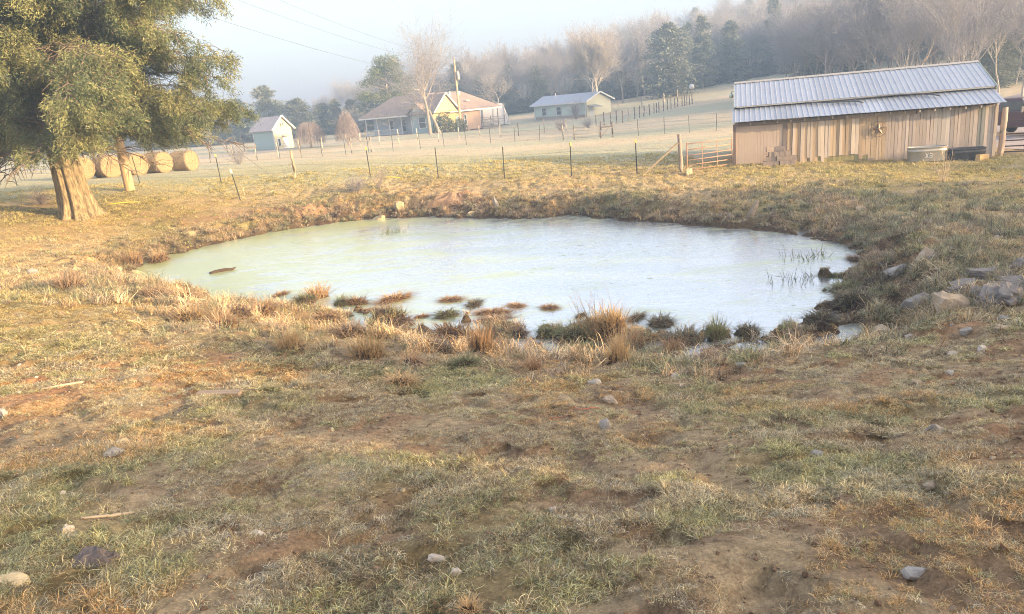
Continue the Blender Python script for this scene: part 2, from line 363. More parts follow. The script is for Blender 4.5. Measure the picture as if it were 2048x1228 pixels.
def ground_colour(x, y, sd):
    c = np.ones(x.shape + (3,))
    soil = np.array([.30, .215, .138]); red = np.array([.37, .245, .145]); thatch = np.array([.42, .35, .225]); green = np.array([.185, .20, .075]); mud = np.array([.10, .07, .046]); straw = np.array([.52, .385, .20])
    n1 = fbm(x * .55, y * .55, 31); n2 = fbm(x * 1.7, y * 1.7, 33); n3 = fbm(x * .23, y * .23, 35)
    c[:] = soil
    c = mixc(c, red, ss(.47, .62, n1) * .75)
    c = mixc(c, thatch, ss(.40, .56, n2) * .6)
    c = mixc(c, green, ss(.54, .68, fbm(x * .8, y * .8, 37)) * .35)
    # yard left and beyond the pond: short grazed turf
    yard = ss(9, 20, y - .35 * x)
    turf = mixc(np.broadcast_to(straw, c.shape) * 1.0, np.broadcast_to(np.array([.30, .27, .11]), c.shape), ss(.35, .65, n3))
    turf = mixc(turf, np.broadcast_to(thatch, c.shape), ss(.5, .7, n2) * .7)
    c = mixc(c, turf, yard * .75)
    # fields beyond the near fence
    fld = ss(33, 38, y)
    st = fbm(x * .02, y * .11, 41); st2 = fbm(x * .12, y * .5, 43)
    f = mixc(np.broadcast_to(np.array([.58, .50, .36]), c.shape), np.broadcast_to(np.array([.45, .45, .33]), c.shape), ss(.38, .62, st))
    f = mixc(f, np.broadcast_to(np.array([.52, .44, .30]), c.shape), ss(.5, .7, st2) * .5)
    g = ss(64, 38, y) * ss(10, 2, x) ; f = mixc(f, np.broadcast_to(np.array([.43, .40, .19]), c.shape), g * .5)
    c = mixc(c, f, fld)
    dist = np.hypot(x, y)
    hill = ss(150, 175, y) ; c = mixc(c, np.broadcast_to(np.array([.24, .19, .13]), c.shape), hill)
    # scraped red earth near the fence and the spoil heap
    def blob(cx, cy, rx, ry): return np.exp(-((x - cx) / rx) ** 2 - ((y - cy) / ry) ** 2)
    r = np.clip(blob(-9, 32.2, 3.4, .8) + blob(-14, 31.5, 3, 1.2) * .5 + blob(-1.8, 30.4, 1.2, .6) + blob(9, 31, 2, .8) * .4, 0, 1)
    c = mixc(c, np.broadcast_to(np.array([.42, .26, .16]), c.shape), r * ss(.35, .6, n2 + .1))
    c = mixc(c, np.broadcast_to(np.array([.40, .22, .115]), c.shape), np.clip(blob(-5.2, 8.2, 1.8, 1.0) + blob(-3.2, 9.2, 1.4, .5) + blob(5.6, 9.3, 1.0, .5) * .8 + blob(3.6, 4.2, 1.6, .9) * .5, 0, 1) * .85)
    rch = 1.5 + 2.2 * ss(19, 15, y)
    c = mixc(c, np.broadcast_to(np.array([.155, .105, .07]), c.shape), ss(1.0, .25, sd / rch) * ss(-3, 0, sd) * (.35 + .6 * ss(.4, .6, n2)))  # dark mud colour that also paints the shadow between the clumps
    c = mixc(c, mud, ss(.8, .05, sd) * ss(-3, 0, sd) * .85)
    return c
GC = ground_colour(GX, GY, SD)
nx, ny = len(XS), len(YS)
ii = (np.arange(ny - 1)[:, None] * nx + np.arange(nx - 1)[None]).ravel()
GF = np.stack([ii, ii + 1, ii + nx + 1, ii + nx], 1)
gm = bpy.data.materials.new('ground_soil_and_turf'); gm.use_nodes = True
nt = gm.node_tree; pb = nt.nodes['Principled BSDF']; pb.inputs['Roughness'].default_value = .95; pb.inputs['Specular IOR Level'].default_value = .15
ca = nt.nodes.new('ShaderNodeAttribute'); ca.attribute_name = 'Col'
na = _noise(nt, 11, 6, .7); nb = _noise(nt, 60, 4, .7); nc = _noise(nt, .9, 5, .65, 'Object', (.5, 2.2, 1))
o1 = _mul(nt, ca.outputs['Color'], _ramp(nt, na.outputs['Fac'], [(.3, (.6, .58, .56)), (.7, (1.4, 1.38, 1.34))]).outputs['Color'])
o1 = _mul(nt, o1, _ramp(nt, nb.outputs['Fac'], [(.3, (.66, .66, .66)), (.7, (1.35, 1.33, 1.3))]).outputs['Color'])
o1 = _mul(nt, o1, _ramp(nt, nc.outputs['Fac'], [(.33, (.82, .84, .82)), (.67, (1.16, 1.13, 1.1))]).outputs['Color'])
nt.links.new(o1, pb.inputs['Base Color'])
bn = nt.nodes.new('ShaderNodeBump'); bn.inputs['Strength'].default_value = .9; bn.inputs['Distance'].default_value = .04
nd = _noise(nt, 16, 8, .72); nt.links.new(nd.outputs['Fac'], bn.inputs['Height']); nt.links.new(bn.outputs['Normal'], pb.inputs['Normal'])
ground = link('ground', raw_mesh('ground', np.stack([GX, GY, GZ], -1).reshape(-1, 3), GF, gm, True, GC.reshape(-1, 3)))
tag(ground, 'rough pasture ground sloping down to the pond and on to the fields', kind='structure')
def gz(x, y): return float(height(np.array([x]), np.array([y]))[0])

# water
wm = bpy.data.materials.new('pond_water_with_algae_film'); wm.use_nodes = True
nt = wm.node_tree; pb = nt.nodes['Principled BSDF']
tc = nt.nodes.new('ShaderNodeTexCoord')
n1 = _noise(nt, .55, 6, .7, 'Object', (.6, 1.5, 1), 1.2); n2 = _noise(nt, 4, 8, .8, 'Object', (.4, 2.0, 1), .8)
sep = nt.nodes.new('ShaderNodeSeparateXYZ'); nt.links.new(tc.outputs['Object'], sep.inputs['Vector'])
mr = nt.nodes.new('ShaderNodeMapRange'); mr.inputs['From Min'].default_value = 2; mr.inputs['From Max'].default_value = -10; nt.links.new(sep.outputs['X'], mr.inputs['Value'])
ad = nt.nodes.new('ShaderNodeMath'); ad.operation = 'MULTIPLY_ADD'; ad.inputs[1].default_value = .24
nt.links.new(mr.outputs['Result'], ad.inputs[0]); nt.links.new(n1.outputs['Fac'], ad.inputs[2])
ad2 = nt.nodes.new('ShaderNodeMath'); ad2.operation = 'MULTIPLY_ADD'; ad2.inputs[1].default_value = .55
nt.links.new(n2.outputs['Fac'], ad2.inputs[0]); nt.links.new(ad.outputs[0], ad2.inputs[2])
film = _ramp(nt, ad2.outputs[0], [(.64, (.47, .52, .58)), (.78, (.53, .60, .58)), (.88, (.57, .65, .48)), (1.0, (.52, .60, .28))])
nt.links.new(film.outputs['Color'], pb.inputs['Base Color']); pb.inputs['Roughness'].default_value = .35; pb.inputs['IOR'].default_value = 1.33
gl = nt.nodes.new('ShaderNodeBsdfGlossy'); gl.inputs['Roughness'].default_value = .05; gl.inputs['Color'].default_value = (.96, .98, 1, 1)
fr = _ramp(nt, ad2.outputs[0], [(.64, (.84, .84, .84)), (.78, (.68, .68, .68)), (.88, (.48, .48, .48)), (1.0, (.30, .30, .30))])
mx = nt.nodes.new('ShaderNodeMixShader'); nt.links.new(fr.outputs['Color'], mx.inputs['Fac'])
nt.links.new(pb.outputs['BSDF'], mx.inputs[1]); nt.links.new(gl.outputs['BSDF'], mx.inputs[2])
nt.links.new(mx.outputs['Shader'], nt.nodes['Material Output'].inputs['Surface'])
bn = nt.nodes.new('ShaderNodeBump'); bn.inputs['Strength'].default_value = .45; bn.inputs['Distance'].default_value = .012
n3 = _noise(nt, 9, 5, .7, 'Object', (.35, 1.6, 1), .4); nt.links.new(n3.outputs['Fac'], bn.inputs['Height'])
nt.links.new(bn.outputs['Normal'], gl.inputs['Normal']); nt.links.new(bn.outputs['Normal'], pb.inputs['Normal'])
wx = np.linspace(-15, 10.5, 52); wy = np.linspace(9.5, 33, 48); WX, WY = np.meshgrid(wx, wy)
ii = (np.arange(47)[:, None] * 52 + np.arange(51)[None]).ravel()
keep = sdist((WX[:-1, :-1] + WX[1:, 1:]) / 2, (WY[:-1, :-1] + WY[1:, 1:]) / 2).ravel() < 2.6
water = link('pond_water', raw_mesh('pond_water', np.stack([WX, WY, WX * 0], -1).reshape(-1, 3), np.stack([ii, ii + 1, ii + 53, ii + 52], 1)[keep], wm))
tag(water, 'pale pond water filmed with green algae mirroring the white sky', kind='structure')

# gravel drive behind the right gate, and the lane by the shed
def strip(name, pts, w, mat, label, lift=.03):
    V = []; F = []; n = 60; P = np.array(pts, float)
    t = np.linspace(0, len(P) - 1, n); cx = np.interp(t, range(len(P)), P[:, 0]); cy = np.interp(t, range(len(P)), P[:, 1]); ww = np.interp(t, range(len(P)), w)
    dx = np.gradient(cx); dy = np.gradient(cy); l = np.hypot(dx, dy); k = 9
    for j in np.linspace(-1, 1, k):
        wob = ww * j * (1 + .12 * (vn(t * 3, j * 2 + 0 * t, 51) - .5))
        x = cx - dy / l * wob; y = cy + dx / l * wob; V.append(np.stack([x, y, height(x, y) + lift * (1 - .9 * abs(j) ** 4)], 1))
    V = np.stack(V, 1).reshape(-1, 3)
    ii = (np.arange(n - 1)[:, None] * k + np.arange(k - 1)[None]).ravel()
    o = link(name, raw_mesh(name, V, np.stack([ii, ii + 1, ii + k + 1, ii + k], 1), mat, True)); tag(o, label, kind='structure')
strip('gravel_drive', [(32, 29), (27, 33), (25.5, 38), (27, 46), (34, 56), (50, 66)], [6, 5.5, 4.5, 3.5, 3, 3], MT['gravel'], 'pale pinkish gravel drive beyond the dark gate', .05)
strip('farm_lane', [(-50, 82), (-36, 84), (-28, 86), (-22, 92), (-14, 96)], [1.5, 1.6, 1.6, 1.4, 1.2], MT['gravel'], 'grey gravel lane running past the green shed', .05)

# ------------------------------------------------------------------ grass (uncountable: one object each)
def tuft_mesh(seed, nb, lmin, lmax, wd, spread, droop, up=(.5, 1.0), mat=None, segs=3, curl=.5):
    rs = np.random.RandomState(seed); V = []; F = []; C = []
    az = rs.rand(nb) * 2 * math.pi; L = lmin + (lmax - lmin) * rs.rand(nb) ** 1.3
    rr = spread * np.sqrt(rs.rand(nb)); a2 = rs.rand(nb) * 2 * math.pi
    el = np.radians(up[0] + (up[1] - up[0]) * rs.rand(nb))
    for i in range(nb):
        p = np.array([rr[i] * math.cos(a2[i]), rr[i] * math.sin(a2[i]), -.006]); e = el[i]; h = az[i]
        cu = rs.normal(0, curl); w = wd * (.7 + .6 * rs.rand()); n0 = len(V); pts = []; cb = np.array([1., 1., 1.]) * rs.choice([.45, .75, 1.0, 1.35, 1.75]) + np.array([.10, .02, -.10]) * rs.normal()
        for k in range(segs + 1):
            pts.append((p.copy(), h, w * (1 - .75 * k / segs)))
            st = L[i] / segs
            p = p + st * np.array([math.cos(h) * math.cos(e), math.sin(h) * math.cos(e), math.sin(e)])
            e -= droop * (.5 + rs.rand()); h += cu * .5
            p[2] = max(p[2], .002 + .006 * rs.rand())
        for k, (q, hh, ww) in enumerate(pts):
            s = np.array([-math.sin(hh), math.cos(hh), .25 * rs.normal()]) * ww / 2
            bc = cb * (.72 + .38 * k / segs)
            if k < segs: V += [q - s, q + s]; C += [bc, bc]
            else: V += [q]; C += [bc]
        for k in range(segs - 1):
            a = n0 + 2 * k; F += [(a, a + 1, a + 3), (a, a + 3, a + 2)]
        a = n0 + 2 * (segs - 1); F.append((a, a + 1, a + 2))
    return raw_mesh('tuft', np.array(V), np.array(F), mat, vcol=np.clip(np.array(C), .2, 2))

def scatter(name, P, rot, scl, idx, tint, meshes, label):
    """one object of uncountable small stuff, instanced on a point mesh"""
    src = bpy.data.collections.new(name + '_kinds')
    for k, me in enumerate(meshes):
        so = bpy.data.objects.new('%s_kind_%02d' % (name, k), me); src.objects.link(so)
    me = bpy.data.meshes.new(name); me.vertices.add(len(P)); me.vertices.foreach_set('co', np.asarray(P, np.float32).ravel())
    for nm, ty, arr in (('rot', 'FLOAT_VECTOR', rot), ('scl', 'FLOAT', scl), ('idx', 'INT', idx), ('tint', 'FLOAT_COLOR', np.c_[tint, np.ones(len(P))])):
        a = me.attributes.new(nm, ty, 'POINT')
        key = {'FLOAT_VECTOR': 'vector', 'FLOAT': 'value', 'INT': 'value', 'FLOAT_COLOR': 'color'}[ty]
        a.data.foreach_set(key, np.asarray(arr, np.int32 if ty == 'INT' else np.float32).ravel())
    o = link(name, me); tag(o, label, kind='stuff')
    ng = bpy.data.node_groups.new(name, 'GeometryNodeTree')
    ng.interface.new_socket('Geometry', in_out='INPUT', socket_type='NodeSocketGeometry')
    ng.interface.new_socket('Geometry', in_out='OUTPUT', socket_type='NodeSocketGeometry')
    N = ng.nodes; L = ng.links
    gi = N.new('NodeGroupInput'); go = N.new('NodeGroupOutput'); iop = N.new('GeometryNodeInstanceOnPoints')
    ci = N.new('GeometryNodeCollectionInfo'); ci.inputs['Collection'].default_value = src
    ci.inputs['Separate Children'].default_value = True; ci.inputs['Reset Children'].default_value = True
    m2p = N.new('GeometryNodeMeshToPoints'); L.new(gi.outputs[0], m2p.inputs['Mesh']); L.new(m2p.outputs['Points'], iop.inputs['Points'])
    L.new(ci.outputs['Instances'], iop.inputs['Instance']); iop.inputs['Pick Instance'].default_value = True
    for nm, ty, sock in (('rot', 'FLOAT_VECTOR', 'Rotation'), ('scl', 'FLOAT', 'Scale'), ('idx', 'INT', 'Instance Index')):
        na_ = N.new('GeometryNodeInputNamedAttribute'); na_.data_type = ty; na_.inputs['Name'].default_value = nm
        L.new(na_.outputs['Attribute'], iop.inputs[sock])
    L.new(iop.outputs['Instances'], go.inputs[0])
    md = o.modifiers.new('scatter', 'NODES'); md.node_group = ng
    return o

TAN = np.array([.47, .395, .245]); GREY = np.array([.42, .375, .29]); GRN = np.array([.285, .28, .15]); YGR = np.array([.43, .40, .20]); STRAW = np.array([.52, .33, .155]); BRN = np.array([.22, .155, .10])
def grass_tint(x, y, rs):
    n = len(x); g = fbm(x * .8, y * .8, 37); g2 = fbm(x * 2.2, y * 2.2, 39); s = fbm(x * .5, y * .5, 45)
    c = np.tile(TAN, (n, 1)); r = rs.rand(n)
    c = mixc(c, np.broadcast_to(GREY, (n, 3)), (r < .45) * (.5 + .5 * rs.rand(n)))
    gm_ = ss(.49, .62, .65 * g + .35 * g2)
    c = mixc(c, np.broadcast_to(GRN, (n, 3)), gm_ * (rs.rand(n) < .75) * (.6 + .4 * rs.rand(n)))
    c = mixc(c, np.broadcast_to(YGR, (n, 3)), ss(.50, .64, g2) * (rs.rand(n) < .45) * .85)
    c = mixc(c, np.broadcast_to(BRN, (n, 3)), ss(.50, .66, s) * (rs.rand(n) < .35) * .8)
    c = mixc(c, np.broadcast_to(STRAW, (n, 3)), ss(.56, .66, fbm(x * .7, y * .7, 47)) * (rs.rand(n) < .6) * .8)
    return c * (.75 + .5 * rs.rand(n))[:, None]

def wedge(n, y0, y1, rs, a=.86, pad=1.5):
    k2 = (max(y0, 0) / y1) ** 2; y = y1 * np.sqrt(rs.rand(n) * (1 - k2) + k2)
    x = (rs.rand(n) * 2 - 1) * (a * y + pad)
    return x, y
def lay_grass(name, n, y0, y1, meshes, smin, smax, thr, label, seed, dens_far=None):
    rs = np.random.RandomState(seed); x, y = wedge(n, y0, y1, rs)
    sd = sdist(x, y); z = height(x, y)
    cov = fbm(x * .9, y * .9, 61) * .42 + fbm(x * 2.8, y * 2.8, 63, 3) * .58
    keep = (rs.rand(n) < ss(thr - .07, thr + .07, cov) * .95 + .05) & (sd > .05) & (z > .015)
    inb = (x > 9.6) & (x < 21.5) & (y > 29.3 - .0 * x) & (np.abs((x - 10.25) * .255 + (y - 32.4) * .967 - 4) < 4.1)
    drv = (x > 20.5) & (y > 28)
    keep &= ~inb & ~drv
    x, y, z = x[keep], y[keep], z[keep]; m = len(x)
    tint = grass_tint(x, y, rs)
    lush = ss(.44, .60, fbm(x * .8, y * .8, 37))
    yard = ss(9, 20, y - .35 * x) * ss(3.2, 4.5, sdist(x, y) + .0)
    tint = mixc(tint, np.broadcast_to(np.array([.47, .40, .165]), (m, 3)), yard * .65)  # yellow yard grass, its tint pushed further to paint in the sunlight
    rot = np.c_[rs.normal(0, .22, m), rs.normal(0, .22, m), rs.rand(m) * 6.283]
    scl = (smin + (smax - smin) * rs.rand(m)) * (.75 + .45 * lush)
    return scatter(name, np.c_[x, y, z], rot, scl, rs.randint(0, len(meshes), m), tint, meshes, label)
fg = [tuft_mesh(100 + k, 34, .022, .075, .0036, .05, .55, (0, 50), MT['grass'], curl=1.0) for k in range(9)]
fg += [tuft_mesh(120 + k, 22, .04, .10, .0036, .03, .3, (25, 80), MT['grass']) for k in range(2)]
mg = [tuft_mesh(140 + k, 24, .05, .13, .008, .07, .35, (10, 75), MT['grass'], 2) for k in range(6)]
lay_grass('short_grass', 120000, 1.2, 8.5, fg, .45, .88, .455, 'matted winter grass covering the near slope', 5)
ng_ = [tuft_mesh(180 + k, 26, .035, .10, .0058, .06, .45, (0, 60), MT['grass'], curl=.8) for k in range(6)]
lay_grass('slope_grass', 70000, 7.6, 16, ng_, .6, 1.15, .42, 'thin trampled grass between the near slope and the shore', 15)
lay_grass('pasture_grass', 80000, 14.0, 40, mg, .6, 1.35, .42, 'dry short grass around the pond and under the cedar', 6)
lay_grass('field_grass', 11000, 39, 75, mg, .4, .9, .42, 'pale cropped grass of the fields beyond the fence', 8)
# loose shore grass between the numbered tussocks
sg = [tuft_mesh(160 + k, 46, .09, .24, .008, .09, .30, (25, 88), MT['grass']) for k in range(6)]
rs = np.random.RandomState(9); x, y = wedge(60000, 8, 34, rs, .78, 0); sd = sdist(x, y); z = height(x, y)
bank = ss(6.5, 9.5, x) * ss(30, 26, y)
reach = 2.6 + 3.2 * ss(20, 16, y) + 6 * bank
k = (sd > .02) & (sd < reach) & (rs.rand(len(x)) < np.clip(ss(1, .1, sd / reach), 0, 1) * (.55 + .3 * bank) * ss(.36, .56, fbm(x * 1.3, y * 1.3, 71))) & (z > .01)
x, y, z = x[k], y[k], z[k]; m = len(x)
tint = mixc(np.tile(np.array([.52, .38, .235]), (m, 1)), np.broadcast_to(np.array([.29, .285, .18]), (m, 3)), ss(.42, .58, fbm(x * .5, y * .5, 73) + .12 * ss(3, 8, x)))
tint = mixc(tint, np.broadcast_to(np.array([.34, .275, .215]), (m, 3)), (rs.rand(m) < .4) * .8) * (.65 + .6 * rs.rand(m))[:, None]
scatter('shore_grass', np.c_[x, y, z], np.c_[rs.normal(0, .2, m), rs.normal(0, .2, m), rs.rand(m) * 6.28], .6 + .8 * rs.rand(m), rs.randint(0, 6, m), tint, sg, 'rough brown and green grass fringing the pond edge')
# messy knee-high clumps that merge along the near shore
def clump_mesh(seed, n, lo, hi, wd, spread, droop):
    return tuft_mesh(seed, n, lo, hi, wd, spread, droop, (20, 92), MT['grass'], 4, .7)
cg = [clump_mesh(300 + k, 120, .10, .34 + .05 * (k % 3), .009, .14 + .03 * (k % 2), .26 + .06 * (k % 3)) for k in range(7)]
rs = np.random.RandomState(29); x, y = wedge(15000, 7.5, 34, rs, .72, 0); sd = sdist(x, y); z = height(x, y); nearside = ss(18.5, 16, y)
k = (sd > .03) & (sd < 1.9 + 3.0 * nearside) & (rs.rand(len(x)) < (.75 + .1 * nearside) * ss(1.0, .35, sd / (1.9 + 3.0 * nearside)) * ss(.40, .58, fbm(x * 1.1, y * 1.1, 77))) & (z > 0)
x, y, z = x[k], y[k], z[k]; m = len(x); pick = rs.rand(m)
tint = np.where((pick < .42)[:, None], np.array([.56, .41, .25]), np.where((pick < .66)[:, None], np.array([.44, .345, .25]), np.where((pick < .82)[:, None], np.array([.30, .29, .17]), np.array([.66, .52, .33])))) * (.8 + .4 * rs.rand(m))[:, None]
tint = mixc(tint, np.broadcast_to(np.array([.24, .235, .16]), (m, 3)), ss(3.5, 7.5, x) * .6)
tint = mixc(tint, np.broadcast_to(np.array([.27, .22, .165]), (m, 3)), ss(19, 24, y) * .65)
scatter('shore_clumps', np.c_[x, y, z - .01], np.c_[rs.normal(0, .25, m), rs.normal(0, .25, m), rs.rand(m) * 6.28], (.55 + .75 * rs.rand(m)) * (.55 + .45 * ss(.2, 1.4, sd[k])), rs.randint(0, 7, m), tint, cg, 'messy merging clumps of dead grass along the muddy shore')
# floating weed specks on the water
rs = np.random.RandomState(19); n = 3200; x = -13 + 22 * rs.rand(n); y = 12 + 20 * rs.rand(n); sd = sdist(x, y)
k = (sd < -.05) & (rs.rand(n) < .5 * ss(.52, .66, fbm(x * .35, y * .8, 81)) + .3 * ss(-1.0, 0, sd)); x, y = x[k], y[k]; m = len(x)
def pad_mesh(seed):
    r = np.random.RandomState(seed); q = 7; t = np.linspace(0, 6.28, q, endpoint=False); rad = .05 * (.5 + r.rand(q))
    V = np.c_[np.cos(t) * rad * 2.2, np.sin(t) * rad * .7, np.full(q, .004)]; V = np.r_[V, [[0, 0, .007]]]
    return raw_mesh('pad', V, np.array([(i, (i + 1) % q, q) for i in range(q)]), MT['algae'])
scatter('floating_weed', np.c_[x, y, 0 * x], np.c_[0 * x, 0 * x, rs.normal(0, .4, m)], .12 + .55 * rs.rand(m) ** 2, rs.randint(0, 4, m), np.ones((m, 3)), [pad_mesh(k) for k in range(4)], 'small rafts of green weed floating on the pond')


# ------------------------------------------------------------------ the big cedar
def norm(v): return v / max(np.linalg.norm(v), 1e-9)
def build_cedar():
    cx, cy = -17.2, 30.5; root = thing('cedar_tree', 'huge old cedar with fluted sunlit trunk and drooping olive foliage', 'tree', (cx, cy, gz(cx, cy) - .05))
    rs = np.random.RandomState(3)
    path = np.array([(0, 0, -.15), (0, 0, .12), (.0, 0, .5), (-.02, 0, 1.0), (-.06, 0, 1.7), (-.12, .02, 2.6), (-.3, .1, 4.2), (-.55, .2, 6.2), (-.75, .2, 8.4), (-.8, .2, 10.5), (-.8, .2, 12.4)])
    rad = [.86, .73, .63, .565, .52, .47, .41, .33, .24, .14, .04]
    t = np.linspace(0, len(path) - 1, 64); n = 132; th = np.linspace(0, 2 * math.pi, n, endpoint=False); V = []
    ph = rs.rand(8) * 6.28
    for tt in t:
        p = np.array([np.interp(tt, range(len(path)), path[:, k]) for k in range(3)]); r = np.interp(tt, range(len(path)), rad)
        z = p[2]; fl = .13 * math.exp(-max(z, 0) / 1.6) + .09
        tw = z * .10
        ab = lambda k, p_: np.abs(np.sin(k * th + p_)) - .64
        prof = 1 + (fl + .05) * ab(4.5, ph[0] + tw) + .13 * ab(7, ph[1] - tw * .8) + .07 * ab(12.5, ph[2] + tw) + .035 * ab(21, ph[3] - tw * 2)
        if z < .7: prof = prof * (1 + .14 * (.7 - z) * (np.sin(5 * th + ph[4]) + .6 * np.sin(3 * th + ph[5])) * .8)
        prof = prof + .03 * (vn(th * 6, np.full(n, z * 2.2), 91) - .5)
        V.append(np.c_[p[0] + np.cos(th) * r * prof, p[1] + np.sin(th) * r * prof, np.full(n, z)])
    V = np.concatenate(V); m = len(t)
    ii = (np.arange(m - 1)[:, None] * n + np.arange(n)[None]).ravel(); jj = (np.arange(m - 1)[:, None] * n + (np.arange(n)[None] + 1) % n).ravel()
    link('trunk', raw_mesh('trunk', V, np.stack([ii, jj, jj + n, ii + n], 1), MT['cedar_bark'], True), root)
    # limbs
    P0, P1, R0, R1 = [], [], [], []; tips = []
    def ax(z): return np.array([np.interp(z, path[:, 2], path[:, 0]), np.interp(z, path[:, 2], path[:, 1]), z])
    nl = 112
    for i in range(nl + 26):
        f = i / nl; az = i * 2.39996 + rs.normal(0, .25)
        if i >= nl: f = .12 + .5 * (i - nl) / 26; az = rs.uniform(-1.0, .55)      # heavier boughs on the sunny side
        z = 2.5 + 9.6 * f ** 1.1
        L = (7.1 - 4.9 * max(0, f - .58) / .42) * (.70 + .42 * rs.rand())
        if z < 2.9: L *= .85
        el = .22 + .35 * f + rs.normal(0, .12); d = np.array([math.cos(az) * math.cos(el), math.sin(az) * math.cos(el), math.sin(el)])
        p = ax(z); r = .085 * (1 - .5 * f) + .012; ns = 9; dead = False
        for k in range(ns):
            q = p + d * L / ns; rr = r * (1 - k / ns) ** 1.5 + .004; P0.append(p); P1.append(q); R0.append(rr); R1.append(r * (1 - (k + 1) / ns) ** 1.5 + .004)
            if k >= 1:
                for sgn in (-1, 1):
                    for rep in range(2):
                        side = norm(np.cross(d, [0, 0, 1.])) * sgn
                        bd = norm(d * (.5 + .3 * rs.rand()) + side * (.5 + .6 * rs.rand()) + np.array([0, 0, rs.normal(-.10, .45)]))
                        bl = (1.15 - .75 * k / ns) * (.5 + .7 * rs.rand()) * (L / 5) ** .6 + .25
                        b0 = p + (q - p) * rs.rand(); b1 = b0 + bd * bl * .5; bd2 = norm(bd + np.array([0, 0, -.35 - .3 * rs.rand()])); b2 = b1 + bd2 * bl * .5
                        P0 += [b0, b1]; P1 += [b1, b2]; R0 += [.022, .014]; R1 += [.014, .006]
                        if not dead or k > 6:
                            tips += [(b0 + (b1 - b0) * .6, bd), (b1, bd2), (b1 + (b2 - b1) * .6, bd2), (b2, bd2)]
            d = norm(d + np.array([rs.normal(0, .09), rs.normal(0, .09), -.075 + rs.normal(0, .05)])); p = q
        tips.append((p, d))
    V, F = segs_mesh(P0, P1, R0, R1, 4)
    link('limbs', raw_mesh('limbs', V, F, MT['limb_bark']), root)
    T = np.array([t_[0] for t_ in tips]); D = np.array([t_[1] for t_ in tips])
    keep = (fbm(T[:, 0] * .8 + T[:, 1] * .5, T[:, 2] * 1.0 + T[:, 1] * .3, 95, 3) > .425) & (T[:, 2] > 2.4 + .7 * vn(T[:, 0] * .9, T[:, 1] * .9, 97) + .6 * ss(3.4, 1.2, np.hypot(T[:, 0], T[:, 1]))); T = T[keep]; D = D[keep]
    C, DD, L, Wd, K = [], [], [], [], []
    for rep in range(76):
        u = rs.rand(len(T))
        off = D * (rs.rand(len(T)) * .42 - .08)[:, None] + rs.normal(0, .125, T.shape) + np.c_[np.zeros((len(T), 2)), -.24 * rs.rand(len(T)) ** 1.4]
        C.append(T + off); DD.append(D * .8 + rs.normal(0, .7, T.shape) + np.array([0, 0, -.12])); L.append(.07 + .12 * rs.rand(len(T))); Wd.append(.018 + .024 * rs.rand(len(T)))
        K.append(np.full(len(T), 0.))
    C = np.concatenate(C); V, F = tri_cloud(C, np.concatenate(DD), np.concatenate(L), np.concatenate(Wd), rs)
    a = np.array([.15, .185, .095]); b = np.array([.32, .315, .145]); c_ = np.array([.085, .105, .08]); br = np.array([.36, .27, .17])
    nz = fbm(C[:, 0] * .8 + 3, C[:, 2] * .8 + C[:, 1] * .5, 99, 3)
    cc = mixc(np.tile(a, (len(C), 1)), np.broadcast_to(b, (len(C), 3)), ss(.38, .66, nz) * (.4 + .6 * rs.rand(len(C))))
    cc = mixc(cc, np.broadcast_to(c_, (len(C), 3)), ss(.5, .3, nz) * .6); cc = mixc(cc, np.broadcast_to(br, (len(C), 3)), (rs.rand(len(C)) < .07) * .8)
    cc = cc * (.7 + .6 * rs.rand(len(C)))[:, None]
    link('crown', raw_mesh('crown', V, F, MT['needles'], False, np.repeat(cc, 3, 0)), root)
    # a bunch of bare dead twigs hanging in the right side of the crown
    P0, P1, R0, R1 = [], [], [], []
    for i in range(120):
        p = np.array([3.0, -1.9, 5.2]) + rs.normal(0, .28, 3); d = norm(np.array([.55, -.3, -.5]) + rs.normal(0, .5, 3))
        for k in range(4):
            q = p + d * (.16 + .14 * rs.rand()); P0.append(p); P1.append(q); R0.append(.012 - .002 * k); R1.append(.010 - .002 * k); d = norm(d + rs.normal(0, .25, 3)); p = q
    V, F = segs_mesh(P0, P1, R0, R1, 3); o = link('dead_twigs', raw_mesh('dead_twigs', V, F, MT['stick']), root); o['label'] = 'pale bare dead twigs among the green'; o['kind'] = 'stuff'
build_cedar()

